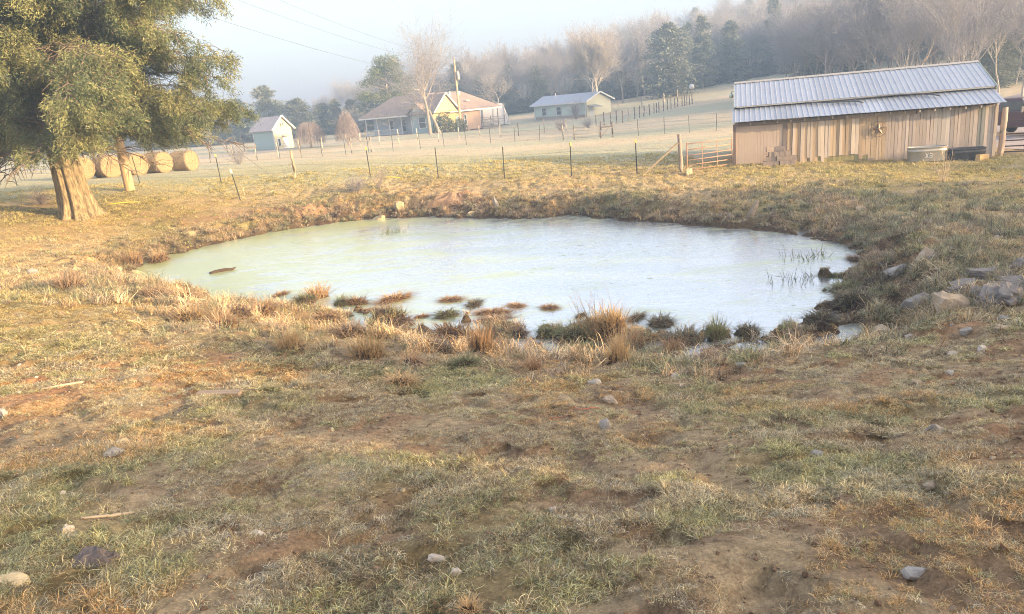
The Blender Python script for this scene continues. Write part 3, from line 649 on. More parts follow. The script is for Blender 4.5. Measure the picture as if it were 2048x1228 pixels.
# ------------------------------------------------------------------ other trees
def unit(a): return a / np.maximum(np.linalg.norm(a, axis=1, keepdims=True), 1e-9)
def bare_tree(seed, H=13, tr=.22, lean=0, low=.22, leaders=3, spread=.55, maxlev=5, kids=3, twig=.014, wand=.13, caps=(1, 14, 90, 420, 1500, 3200, 4200)):
    """winter tree grown level by level; returns (trunk and limbs, twigs)"""
    rs = np.random.RandomState(seed); S0, S1, A, B, LV = [], [], [], [], []
    P = np.array([[0, 0, -.2]]); D = unit(np.array([[lean, lean * .4, 1.]])); L = np.array([H * low * 1.35]); R = np.array([tr])
    for lev in range(maxlev + 1):
        if len(P) > caps[lev]:
            k = rs.permutation(len(P))[:caps[lev]]; P, D, L, R = P[k], D[k], L[k], R[k]
        n = 5 if lev <= 1 else 3; cP, cD, cL, cR = [], [], [], []; m = len(P)
        for i in range(n):
            D = unit(D + rs.normal(0, wand * (.8 if lev < 2 else 1.1), (m, 3)) + np.array([0, 0, .05 if lev < 3 else .08])); Q = P + D * (L / n)[:, None]
            ra = np.maximum(R * (1 - .55 * i / n), twig * .8); rb = np.maximum(R * (1 - .55 * (i + 1) / n), twig * .7)
            S0.append(P); S1.append(Q); A.append(ra); B.append(rb); LV.append(np.full(m, lev)); P = Q
            if lev < maxlev and ((lev == 0 and i >= n - 2) or (lev == 1 and i > 0) or lev > 1):
                for k in range(kids if lev else leaders - 1):
                    ang = (spread * (.6 + .8 * rs.rand(m)))[:, None]; a_ = unit(np.cross(D, rs.normal(size=(m, 3))))
                    ok = rs.rand(m) < (.9 if lev < 3 else .75)
                    cP.append(P[ok]); cD.append(unit(D * np.cos(ang) + a_ * np.sin(ang))[ok]); cL.append((L * (.50 + .32 * rs.rand(m)))[ok]); cR.append((rb * (.55 + .15 * rs.rand(m)))[ok])
        if lev < maxlev:
            cP.append(P); cD.append(unit(D + rs.normal(0, .15, (m, 3)))); cL.append(L * .7); cR.append(rb)
            P, D, L, R = np.concatenate(cP), np.concatenate(cD), np.concatenate(cL), np.concatenate(cR)
    S0 = np.concatenate(S0); S1 = np.concatenate(S1); A = np.concatenate(A); B = np.concatenate(B); LV = np.concatenate(LV)
    k = H / max(np.percentile(S1[:, 2], 99.7), 1e-3); S0 = S0 * k; S1 = S1 * k
    big = LV <= 1
    Va, Fa = segs_mesh(S0[big], S1[big], A[big], B[big], 7)
    Vb, Fb = segs_mesh(S0[~big], S1[~big], A[~big], B[~big], 3)
    return (Va, Fa), (Vb, Fb)
def foliage_cone(seed, H, R, n, leaf=(.35, .6), top=.75, lumps=5, base_z=.04, cols=((.16, .18, .16), (.27, .28, .23)), droop=-.25):
    """evergreen crown: sprays gathered round the ends of many uneven branches"""
    rs = np.random.RandomState(seed); nb = max(40, int(lumps * 26)); per = n // nb
    h = rs.rand(nb) ** 1.15; az = rs.rand(nb) * 6.283
    prof = (1 - h ** (2.4 - 1.4 * top)) ** (.5 + .4 * top) * (.6 + .4 * ss(0, .2, h)) + .04
    rb = R * prof * (.45 + .62 * rs.rand(nb)) * (.85 + .3 * np.sin(az * 2 + seed))
    C = []; D = []; G = []
    for i in range(nb):
        t = rs.rand(per) ** .6; sg = .10 + .14 * R * (1 - .5 * h[i]) * .5
        c = np.c_[np.cos(az[i]) * rb[i] * t, np.sin(az[i]) * rb[i] * t, H * (base_z + (1 - base_z) * h[i]) + .25 * rb[i] * t * (h[i] - .35)] + rs.normal(0, sg, (per, 3)) * np.array([1, 1, .7])
        C.append(c); D.append(np.tile([math.cos(az[i]), math.sin(az[i]), droop + .5 * h[i]], (per, 1)) + rs.normal(0, .55, (per, 3))); G.append(np.full(per, rs.rand()))
    C = np.concatenate(C); D = np.concatenate(D); G = np.concatenate(G); n = len(C); C[:, 2] = np.maximum(C[:, 2], .02)
    L = leaf[0] + (leaf[1] - leaf[0]) * rs.rand(n); V, F = tri_cloud(C, D, L, L * (.28 + .25 * rs.rand(n)), rs)
    q = np.clip(.15 + .6 * G + .3 * rs.rand(n), 0, 1)
    c = mixc(np.tile(np.array(cols[0]), (n, 1)), np.broadcast_to(np.array(cols[1]), (n, 3)), q)
    return V, F, np.repeat(c, 3, 0)

BARE = []
for k, (H, tr, low, ld, sp, tw) in enumerate([(13, .18, .30, 3, .5, .016), (14, .16, .36, 2, .42, .016), (12, .2, .22, 4, .6, .016), (15, .18, .34, 3, .45, .016), (11, .15, .26, 3, .55, .016)]):
    (a, b) = bare_tree(30 + k, H, tr, 0, low, ld, sp, 5, 3, tw, caps=(1, 10, 48, 180, 520, 1000))
    BARE.append((raw_mesh('trunk', *a, MT['bark']), raw_mesh('branches', *b, MT['twig'])))
CED = []
for k, (H, R, n, tp) in enumerate([(10, 3.5, 12000, .5), (11.5, 4.0, 14000, .38), (9, 4.2, 13000, .25), (12, 3.6, 12000, .66)]):
    V, F, c = foliage_cone(50 + k, H, R, n, (.22, .5), tp, 5 + k, .06)
    tv, tf = segs_mesh([(0, 0, -.2), (0, 0, 1.5)], [(0, 0, 1.5), (0, 0, H * .8)], [.22, .2], [.2, .05], 6)
    CED.append((raw_mesh('trunk', tv, tf, MT['pale_bark']), raw_mesh('crown', V, F, MT['needles'], False, c)))
def plant(name, meshes, part, x, y, s, rz, label, cat, group=None, sz=1.0, dz=0):
    r = thing(name, label, cat, (x, y, gz(x, y) - .05 + dz), rz, group); r.scale = (s, s, s * sz)
    link('trunk', meshes[0], r); link(part, meshes[1], r)
    return r

# front rows of trees one can tell apart
G1 = 'cedars in the tree line behind the shed'
left_cedars = [(-67, 152, 2, .9, 'dark cedar just visible through the gap under the big cedar'), (-60, 150, 0, .95, 'dark cedar at the far field edge left of the shed'), (-54.5, 149, 2, 1.02, 'broad dark cedar standing left behind the green shed roof'),
    (-49.5, 150, 1, .86, 'round topped cedar behind the green shed'), (-43.5, 148, 1, 1.06, 'tallest cedar behind the ridge of the green shed'), (-38.5, 151, 2, .98, 'dark cedar between the shed and the wider weeping willow'),
    (-33.8, 152, 2, .8, 'low cedar sloping off at the right end of the shed tree line')]
for x, y, k, s, lb in left_cedars: plant('cedar_tree', CED[k], 'crown', x, y, s * 1.25, x, lb, 'tree', G1, .66)
G2 = 'cedars left of the farmhouse'
for x, y, k, s, lb in [(-27.5, 150, 2, .74, 'low dark cedar right behind the taller weeping willow'), (-24, 147, 0, .80, 'pointed dark cedar between taller willow and farmhouse roof'), (-20.4, 146, 1, .72, 'dark cedar touching the left slope of the farmhouse roof'), (-31, 151, 1, .62, 'small cedar at the left end of the group by the farmhouse')]:
    plant('cedar_tree', CED[k], 'crown', x, y, s * 1.25, x * 2, lb, 'tree', G2, .74)
G3 = 'cedars along the foot of the wooded hill'
hill_cedars = [(30.3, 131, 2, 1.28, 'broad pale grey cedar with bare white trunk beside the hill fence'), (37.5, 137, 3, 1.02, 'pointed blue grey cedar right of the broad pale cedar'), (43.5, 140, 1, .92, 'dark cedar above the bird house pole'), 
    (55, 150, 3, 1.15, 'tall pointed cedar rising above the barn roof'), (61, 150, 1, .95, 'rounded dark cedar over the middle of the barn roof'), (71, 142, 1, .9, 'green tinted cedar over the right half of the barn roof'), 
    (24, 141, 1, .62, 'small cedar in shade right of the cabin'), (19, 142, 2, .6, 'low cedar in shade behind the cabin gable'), (8.5, 146, 1, .7, 'green cedar behind the left end of the cabin'), (2.0, 148, 2, .62, 'shaded cedar behind the white tarp shelter'), (-2.5, 150, 0, .75, 'shaded cedar behind the farmhouse patio roof')]
for x, y, k, s, lb in hill_cedars: plant('cedar_tree', CED[k], 'crown', x, y, s, x * 3, lb, 'tree', G3)

# bare trees with their own shape
def own_bare(name, label, x, y, mats=('bark', 'twig'), **kw):
    a, b = bare_tree(**kw); r = thing(name, label, 'tree', (x, y, gz(x, y) - .05), 0)
    link('trunk', raw_mesh('trunk', *a, MT[mats[0]]), r); link('branches', raw_mesh('branches', *b, MT[mats[1]]), r); return r
own_bare('bare_tree', 'tall bare vase shaped tree in front of the farmhouse', -8.7, 101.2, ('bark', 'twig'), seed=201, H=15.2, tr=.28, lean=-.05, low=.17, leaders=5, spread=.72, maxlev=5, kids=3, twig=.012, wand=.08, caps=(1, 12, 60, 220, 800, 1700))
own_bare('bare_tree', 'lower bare tree with arching limbs before the yellow gable', -7.5, 103.5, ('bark', 'twig'), seed=207, H=11.0, tr=.24, lean=.03, low=.20, leaders=4, spread=.75, maxlev=5, kids=3, twig=.012, wand=.16, caps=(1, 10, 50, 170, 480, 900))
own_bare('bare_tree', 'wide bare oak with pale trunk behind the cabin', 17.2, 128.0, ('pale_bark', 'twig'), seed=214, H=13.6, tr=.38, lean=-.03, low=.15, leaders=5, spread=.66, maxlev=6, kids=3, twig=.014, wand=.12, caps=(1, 14, 80, 320, 1000, 2000, 2600))
own_bare('bare_tree', 'pale trunked bare sycamore at the corner of the cabin gable', 16.2, 125.0, ('pale_bark', 'pale_bark'), seed=220, H=12.4, tr=.26, lean=.02, low=.33, leaders=3, spread=.5, maxlev=5, kids=3, twig=.016, wand=.09)
own_bare('dead_tree', 'pale broken snag with stub branches behind the tarp shelter', .9, 139.0, ('pale_bark', 'pale_bark'), seed=231, H=8.6, tr=.2, lean=.02, low=.5, leaders=3, spread=.9, maxlev=3, kids=3, twig=.03, wand=.1)
G4 = 'bare trees at the edge of the wood'
edge = [(-14.5, 146, 0, .74), (-4.5, 148, 1, .80), (-1, 146, 3, .72), (4.5, 150, 4, .86), (7, 146, 1, .70), (12, 147, 3, .78), (22.5, 133, 0, .92), (25.5, 136, 4, .9), (27.5, 139, 3, .80), (40, 147, 1, .92), (46, 150, 3, .9), (52, 154, 0, .92), (58, 156, 1, .9), (63, 155, 3, .86), (69, 152, 0, .88), (74, 148, 4, .95), (78, 140, 1, .88), (82, 134, 3, .9)]
lbs = ['bare tree rising behind the farmhouse roof ridge', 'slender bare tree right of the utility pole', 'bare tree just right of the transformer pole top', 'bare tree above the white tarp shelter', 'thin bare tree between snag and cabin', 'bare tree over the middle of the cabin roof', 'pinkish bare tree right of the wide oak', 'bare tree with pale trunk left of the broad cedar', 'bare tree behind the hill fence corner',
       'bare tree between two hill cedars above the bird house', 'bare tree on the skyline right of the pointed cedar', 'bare tree behind the left end of the barn ridge', 'bare tree left of the tall pointed cedar', 'bare tree right of the tall pointed cedar', 'bare tree on the skyline above the barn star', 'broad bare tree over the right half of the barn', 'bare tree above the right end of the barn roof', 'bare tree at the top right corner of the wood']
for (x, y, k, s), lb in zip(edge, lbs): plant('bare_tree', BARE[k], 'branches', x, y, s, x * 5, lb, 'tree', G4)
# thicket of pale saplings at the right edge, behind the barn
G5 = 'bare saplings behind the right end of the barn'
(a, b) = bare_tree(250, 9.5, .09, 0, .18, 5, .34, 5, 3, .009, .10, caps=(1, 14, 60, 200, 520, 900)); SAP = (raw_mesh('trunk', *a, MT['pale_bark']), raw_mesh('branches', *b, MT['twig']))
(a, b) = bare_tree(251, 10, .10, .02, .25, 4, .38, 5, 3, .009, .10, caps=(1, 14, 60, 200, 520, 900)); SAP2 = (raw_mesh('trunk', *a, MT['pale_bark']), raw_mesh('branches', *b, MT['twig']))
saps = [(36.5, 58, .95), (39, 56, 1.0), (41.5, 57.5, 1.05), (38, 62, 1.1), (43.5, 60, 1.1), (40.5, 65, 1.15), (45, 64, 1.1), (36, 66, .95), (47.5, 62, 1.1), (42.5, 69, 1.15), (46.5, 70, 1.15), (50, 67, 1.2)]
saplb = ['nearest pale sapling just off the barn corner', 'pale many stemmed sapling behind the dark red truck', 'bare sapling at the very right edge above the truck', 'grey sapling filling the gap above the barn eave', 'bare sapling leaning over the gravel drive', 'tall thin sapling behind the barn gable end', 'dense twiggy sapling right of the barn ridge', 'bare sapling half hidden by the barn roof end', 'outermost twiggy sapling at the right edge', 'rear sapling above the barn roof corner', 'rear sapling at the right edge of the thicket', 'farthest sapling of the thicket by the drive']
for i, ((x, y, s), lb) in enumerate(zip(saps, saplb)): plant('bare_sapling', (SAP, SAP2)[i % 2], 'branches', x, y, s, i * 1.9, lb, 'tree', G5)

# the wood itself: reads as one mass
rs = np.random.RandomState(77); pts = []
while len(pts) < 560:
    x = -30 + 190 * rs.rand(); y = 150 + 120 * rs.rand()
    edge_y = np.interp(x, [-30, -5, 25, 47, 60, 75, 100, 160], [168, 154, 146, 150, 158, 154, 150, 150])
    if y < edge_y: continue
    if rs.rand() > math.exp(-(y - edge_y) / 45): continue
    pts.append((x, y))
while len(pts) < 640:
    pts.append((-150 + 84 * rs.rand(), 153 + 25 * rs.rand()))
while len(pts) < 690:
    pts.append((-62 + 60 * rs.rand(), 240 + 40 * rs.rand()))
while len(pts) < 1010:     # slope behind the barn and above the saplings
    y = 74 + 78 * rs.rand() ** .8; x = y * (.385 + .55 * rs.rand())
    if x > 36 and not (y < 84 and x < 40): pts.append((x, y))
pts = np.array(pts)
# an open corridor in the wood through which the low sun reaches the hillside pasture
SX, SY = to_sun.x / math.cos(SUN_EL), to_sun.y / math.cos(SUN_EL)
tq = -pts[:, 0] * SY + pts[:, 1] * SX; aq = pts[:, 0] * SX + pts[:, 1] * SY
pts = pts[~((tq > 117) & (tq < 133) & (aq > -24))]; m = len(pts)
def comb(pair):
    """one mesh out of trunk and crown for the wood"""
    bm = bmesh.new()
    for k, me in enumerate(pair): bm.from_mesh(me)
    return bm
kinds = []
for pair in BARE[:5]:
    me = bpy.data.meshes.new('wood_tree'); V = []; F = []; mi = []
    off = 0
    for k, q in enumerate(pair):
        co = np.empty(len(q.vertices) * 3, np.float32); q.vertices.foreach_get('co', co); V.append(co.reshape(-1, 3))
        lv = np.empty(len(q.loops), np.int32); q.loops.foreach_get('vertex_index', lv); F.append(lv.reshape(-1, 4) + off); mi.append(np.full(len(F[-1]), k)); off += len(V[-1])
    kinds.append(raw_mesh('wood_tree', np.concatenate(V), np.concatenate(F), mats=[MT['bark'], MT['twig']], midx=np.concatenate(mi)))
kinds += [CED[k][1] for k in range(4)]
idx = np.where(rs.rand(m) < .10, rs.randint(5, 9, m), rs.randint(0, 5, m))
pz = height(pts[:, 0], pts[:, 1])
scatter('forest', np.c_[pts, pz - .1], np.c_[np.zeros((m, 2)), rs.rand(m) * 6.28], .62 + .38 * rs.rand(m), idx, np.ones((m, 3)), kinds, 'hazy mass of bare winter woodland covering the far hillside')

# understory at the wood's foot
V, F, c = foliage_cone(90, 2.2, 1.6, 900, (.25, .45), .4, 4, .02, ((.10, .10, .08), (.19, .165, .13)))
und = [raw_mesh('brush', V, F, MT['needles'], False, c)]
x = np.r_[np.linspace(-3, 60, 70), np.linspace(-70, -18, 34)]; y = np.r_[np.interp(x[:70], [-5, 25, 47, 60], [151, 141, 143, 148]), np.full(34, 154.)] + rs.normal(0, 2.0, 104)
scatter('undergrowth', np.c_[x, y, height(x, y)], np.c_[np.zeros((104, 2)), rs.rand(104) * 6], .7 + .6 * rs.rand(104), np.zeros(104, int), np.ones((104, 3)), und, 'dark brush along the foot of the woods')

# trees to the right of the view whose long shadows fall over pond bank and near slope
G6 = 'cedar windbreak beyond the right edge of the view'
HS = np.array([to_sun.x, to_sun.y]) / math.hypot(to_sun.x, to_sun.y); HP = np.array([-HS[1], HS[0]])
TAN_EL = math.tan(SUN_EL)
for i, t_ in enumerate(np.arange(-14, 37, 2.1)):
    a_ = 40 + 2.5 * math.sin(i * 2.1)
    xy = HS * a_ + HP * t_; zt = gz(*xy)
    edge_a = np.interp(t_, [-14, 1, 4, 7, 9, 13, 16, 24, 27, 30, 36], [-14, -11, -6.5, -6, -3.0, -2.6, -7, -9, -2, 2, 2])
    top = np.interp(t_, [-14, 2, 5, 9], [2.6, 2.3, 1.7, .7]) + (a_ - edge_a) * TAN_EL; hgt = (top - zt) * (1 + .10 * math.sin(i * 5.3))
    k = i % 4; s = hgt / (10, 11.5, 9, 12)[k]
    plant('cedar_tree', CED[k], 'crown', xy[0], xy[1], s, i * 1.3, 'cedar of the windbreak standing outside the picture to the right', 'tree', G6).scale = (max(s, .55) * 1.25, max(s, .55) * 1.25, s)
for i, (a_, t_, s) in enumerate([(66, 52, .8), (70, 58, .9), (64, 70, .7), (72, 76, .9), (75, 84, .85), (70, 96, 1.0), (78, 104, .9)]):
    xy = HS * a_ + HP * t_; plant('bare_tree', BARE[i % 5], 'branches', xy[0], xy[1], s, i, 'bare tree standing outside the picture beyond the drive', 'tree', 'bare trees beyond the right edge of the view')

# pine behind the farmhouse
def build_pine():
    r = thing('pine_tree', 'bushy green pine with rounded clumps behind the farmhouse', 'tree', (-18.2, 133, gz(-18.2, 133)))
    rs = np.random.RandomState(61); P0 = [np.array([0, 0, -.2])]; P1 = [np.array([.3, 0, 11.5])]; R0 = [.28]; R1 = [.06]; C = []; D = []
    for i in range(46):
        z = 4.0 + 7.6 * rs.rand(); az = rs.rand() * 6.28; L = (4.6 - 3.4 * ((z - 4) / 7.6) ** 1.3) * (.5 + .6 * rs.rand()); p = np.array([.03 * z, 0, z]); q = p + np.array([math.cos(az) * L, math.sin(az) * L, .25 * L + .3])
        P0.append(p); P1.append(q); R0.append(.07); R1.append(.02)
        c = q + rs.normal(0, 1, (260, 3)) * np.array([.62, .62, .40]); C.append(c); D.append(rs.normal(0, 1, (260, 3)) + np.array([0, 0, .5]))
    V, F = segs_mesh(P0, P1, R0, R1, 5); link('trunk', raw_mesh('trunk', V, F, MT['bark']), r)
    C = np.concatenate(C); D = np.concatenate(D); V, F = tri_cloud(C, D, .22 + .22 * rs.rand(len(C)), .09 + .07 * rs.rand(len(C)), rs)
    q = rs.rand(len(C)); c = mixc(np.tile(np.array([.12, .15, .085]), (len(C), 1)), np.broadcast_to(np.array([.23, .25, .12]), (len(C), 3)), q)
    link('crown', raw_mesh('crown', V, F, MT['needles'], False, np.repeat(c, 3, 0)), r)
build_pine()

# weeping willows
def build_willow(x, y, H, R, seed, label, flat):
    r = thing('weeping_willow', label, 'tree', (x, y, gz(x, y) - .05), 0, 'small weeping willows in the yard'); rs = np.random.RandomState(seed)
    b = MB().tube([(0, 0, 0), (.05, 0, H * .35), (0, 0, H * .62)], [.13, .1, .08], 7); b.build('trunk', MT['bark'], r)
    P0, P1, R0, R1 = [], [], [], []
    for i in range(430):
        az = rs.rand() * 6.28; rr = R * (.12 + .88 * math.sqrt(rs.rand())); u = rr / R
        zt = H * (1 - (.22 if flat else .42) * u ** (3 if flat else 1.8)) * (.93 + .09 * rs.rand()); zb = H * (.10 + .25 * rs.rand() * (1 - .5 * u))
        if i < 60: P0.append(np.array([0, 0, H * .58])); P1.append(np.array([math.cos(az) * rr * .7, math.sin(az) * rr * .7, zt])); R0.append(.03); R1.append(.015)
        p = np.array([math.cos(az) * rr * .75, math.sin(az) * rr * .75, zt - .03]); n = 5
        for k in range(n):
            f = (k + 1) / n; q = np.array([math.cos(az) * rr * (.75 + .27 * min(1, f * 1.6)), math.sin(az) * rr * (.75 + .27 * min(1, f * 1.6)), zt + (zb - zt) * f ** 1.15]) + rs.normal(0, .035, 3)
            P0.append(p); P1.append(q); R0.append(.009); R1.append(.006); p = q
    V, F = segs_mesh(P0, P1, R0, R1, 3); link('crown', raw_mesh('crown', V, F, MT['willow']), r)
build_willow(-21.2, 87, 3.0, 1.75, 5, 'wider flat topped weeping willow nearer the green shed', True)
build_willow(-16.6, 85.5, 4.0, 1.45, 6, 'taller domed weeping willow nearer the farmhouse porch', False)

# bushes and twiggy shrubs
def leaf_bush(name, label, x, y, H, R, n, cols, leaf=(.10, .2), group=None):
    r = thing(name, label, 'bush', (x, y, gz(x, y) - .03), 0, group); rs = np.random.RandomState(int(abs(x * 31 + y)))
    u = rs.normal(size=(n, 3)); u /= np.linalg.norm(u, axis=1, keepdims=True); u[:, 2] = np.abs(u[:, 2])
    lump = .8 + .35 * fbm(u[:, 0] * 3 + 9, u[:, 1] * 3 + u[:, 2] * 3, 5, 3)
    C = u * (rs.rand(n) ** .25 * lump)[:, None] * np.array([R, R, H]); V, F = tri_cloud(C, u + rs.normal(0, .5, (n, 3)), leaf[0] + (leaf[1] - leaf[0]) * rs.rand(n), .5 * leaf[0] + .5 * leaf[0] * rs.rand(n), rs)
    c = mixc(np.tile(np.array(cols[0]), (n, 1)), np.broadcast_to(np.array(cols[1]), (n, 3)), rs.rand(n))
    link('foliage', raw_mesh('foliage', V, F, MT['bush'], False, np.repeat(c, 3, 0)), r)
    P1 = u[:24] * np.array([R, R, H]) * .8; V, F = segs_mesh(np.zeros((24, 3)), P1, np.full(24, .025), np.full(24, .01), 3); link('stem', raw_mesh('stem', V, F, MT['bark']), r)
leaf_bush('evergreen_bush', 'large round dark evergreen bush before the yellow wall', -7.35, 108.6, 2.7, 1.75, 4200, ((.055, .085, .045), (.10, .135, .07)))
leaf_bush('evergreen_bush', 'smaller round green bush at the foot of the utility pole', -4.9, 106.5, 1.9, 1.0, 1700, ((.085, .115, .06), (.17, .19, .09)))
def twig_bush(name, label, x, y, H, R, n, mat, seed, rad=.008, group=None, sub=4):
    r = thing(name, label, 'shrub', (x, y, gz(x, y) - .03), 0, group); rs = np.random.RandomState(seed); P0, P1, R0, R1 = [], [], [], []
    for i in range(n):
        d = norm(np.array([rs.normal(0, R / H), rs.normal(0, R / H), 1.0])); p = np.array([rs.normal(0, R * .1), rs.normal(0, R * .1), 0]); L = H * (.55 + .5 * rs.rand()) / sub
        for k in range(sub):
            q = p + d * L; P0.append(p); P1.append(q); R0.append(rad * (1 - .2 * k)); R1.append(rad * (1 - .2 * (k + 1)))
            if k > 0:
                for z_ in range(2):
                    e = norm(d + rs.normal(0, .6, 3)); P0.append(q); P1.append(q + e * L * .8); R0.append(rad * .5); R1.append(rad * .3)
            d = norm(d + rs.normal(0, .22, 3)); p = q
    nb = max(1, n // 6) * sub * 2
    V, F = segs_mesh(P0[:nb], P1[:nb], R0[:nb], R1[:nb], 4); link('stem', raw_mesh('stem', V, F, mat), r)
    V, F = segs_mesh(P0[nb:], P1[nb:], R0[nb:], R1[nb:], 3); link('twigs', raw_mesh('twigs', V, F, mat), r)
twig_bush('dry_shrub', 'dark round tumbleweed like shrub on the far bank', -6.56, 33.9, .80, .55, 130, MT['twig'], 71, .007)
twig_bush('sapling', 'thin leggy sapling beside the dark round shrub', -5.6, 34.4, 1.25, .35, 26, MT['bush'] if False else MT['willow'], 72, .008)
twig_bush('dry_shrub', 'low brown shrub in the grass left of the cedar trunk', -20.5, 33.5, .85, .6, 110, MT['willow'], 73, .007)
twig_bush('dry_shrub', 'small sparse weed standing above the right far bank', 3.6, 29.2, .8, .3, 22, MT['stick'], 74, .006)
twig_bush('sapling', 'spindly bare sapling in front of the stock tank', 14.75, 24.6, 1.3, .28, 16, MT['stick'], 75, .010)
twig_bush('dry_shrub', 'round bare bush in the field below the cabin', 7.35, 86, 1.5, .75, 150, MT['twig'], 76, .010)
twig_bush('dry_shrub', 'smaller bare bush right below the cabin front', 10.6, 87.5, 1.2, .55, 100, MT['twig'], 77, .010)
twig_bush('dry_shrub', 'bare bush against the front wall of the cabin', 12.4, 116.5, 3.0, .9, 120, MT['twig'], 78, .014)
twig_bush('dry_shrub', 'bare shrub between the last bale and the shed', -20.5, 60, 2.0, .9, 90, MT['twig'], 79, .010)
twig_bush('dry_shrub', 'tall bare bush beside the farmhouse porch', -23.5, 126, 4.8, 1.6, 160, MT['twig'], 80, .016)

# ------------------------------------------------------------------ hay bales
def bale_meshes():
    rs = np.random.RandomState(8); n = 40; th = np.linspace(0, 2 * math.pi, n, endpoint=False); V = []
    st = [-.62, -.60, -.5, -.3, -.1, .1, .3, .5, .60, .62]
    for i, x in enumerate(st):
        r = .66 * (1 + .02 * np.sin(3 * th + i) + .022 * rs.normal(size=n)); r = np.where(np.sin(th) < -.85, r * .95, r)
        if i in (0, 9): r = r * .95
        V.append(np.c_[np.full(n, x) + .01 * rs.normal(size=n), np.cos(th) * r, np.sin(th) * r])
    V = np.concatenate(V); m = len(st); ii = (np.arange(m - 1)[:, None] * n + np.arange(n)).ravel(); jj = (np.arange(m - 1)[:, None] * n + (np.arange(n) + 1) % n).ravel()
    side = raw_mesh('roll', V, np.stack([ii, jj, jj + n, ii + n], 1), MT['hay'], True)
    # spiral end: raised coil ridges
    E = []; F = []; rr = np.linspace(0.02, .63, 22)
    for i, r in enumerate(rr): E.append(np.c_[np.full(n, .622 + (.022 if i % 3 == 0 else 0) - .03 * (r / .63) ** 6) + .006 * rs.normal(size=n), np.cos(th) * r, np.sin(th) * r])
    E = np.concatenate(E); m = len(rr); ii = (np.arange(m - 1)[:, None] * n + np.arange(n)).ravel(); jj = (np.arange(m - 1)[:, None] * n + (np.arange(n) + 1) % n).ravel()
    F = np.stack([ii, jj, jj + n, ii + n], 1)
    E2 = E * np.array([-1, 1, 1])
    fz = MB()
    P0 = []; P1 = []
    for k in range(500):
        t = rs.rand() * 6.28; x = rs.uniform(-.6, .6); p = np.array([x, math.cos(t) * .66, math.sin(t) * .66]); P0.append(p); P1.append(p + np.array([rs.normal(0, .05), math.cos(t) * .03 + rs.normal(0, .06), math.sin(t) * .03 + rs.normal(0, .06)]))
    SV, SF = segs_mesh(P0, P1, np.full(500, .006), np.full(500, .003), 3)
    return side, raw_mesh('coil_end', E, F, MT['hay_end'], True), raw_mesh('coil_end', E2, F, MT['hay_end'], True), raw_mesh('loose_straw', SV, SF, MT['hay_end'])
BALE = bale_meshes()
for i, (x, y, rz, lb) in enumerate([(-26.2, 47.6, -.70, 'hay bale just right of the cedar trunk with its spiral end in the sun'), (-24.9, 48.4, -.62, 'hay bale left of the thick utility pole, second from the cedar trunk'), (-23.7, 49.4, -.58, 'hay bale directly behind the thick utility pole'), (-22.7, 50.7, -.40, 'hay bale with a dark side next to the last bale'), (-21.7, 52.6, -.30, 'last hay bale at the right end of the row')]):
    r = thing('hay_bale', lb, 'hay bale', (x, y, gz(x, y) + .64), rz, 'round hay bales behind the cedar')
    for nm, me in zip(('roll', 'coil_end', 'coil_end', 'loose_straw'), BALE):
        o = link(nm, me, r, scale=(1.08, 1.08, 1.08))
        if nm == 'loose_straw': o['kind'] = 'stuff'
    r.rotation_euler = (i * 1.7, 0, rz) if False else (0, 0, rz)


# ------------------------------------------------------------------ shared small pieces
def plank_mesh(seed, mat):
    """1 x 1 x 1 board with slightly uneven edges, thickness along y"""
    rs = np.random.RandomState(seed); b = MB(); n = 4; vs = []; fs = []
    for i in range(n + 1):
        z = i / n; w0 = -.5 + .05 * rs.normal() * .5; w1 = .5 + .05 * rs.normal() * .5
        vs += [(w0, 0, z), (w1, 0, z), (w1, 1, z), (w0, 1, z)]
    for i in range(n):
        a = i * 4
        for k in range(4): fs.append((a + k, a + (k + 1) % 4, a + 4 + (k + 1) % 4, a + 4 + k))
    fs += [(3, 2, 1, 0), (n * 4, n * 4 + 1, n * 4 + 2, n * 4 + 3)]
    return b.add(vs, fs).mesh('plank', mat)
PLANK = [plank_mesh(k, MT['board']) for k in range(4)]
def piece(name, parent, x, y, z, sx, sy, sz, color, k=0, rot=(0, 0, 0), mesh=None):
    return link(name, mesh or PLANK[k % 4], parent, (x, y, z), rot, (sx, sy, sz), color)

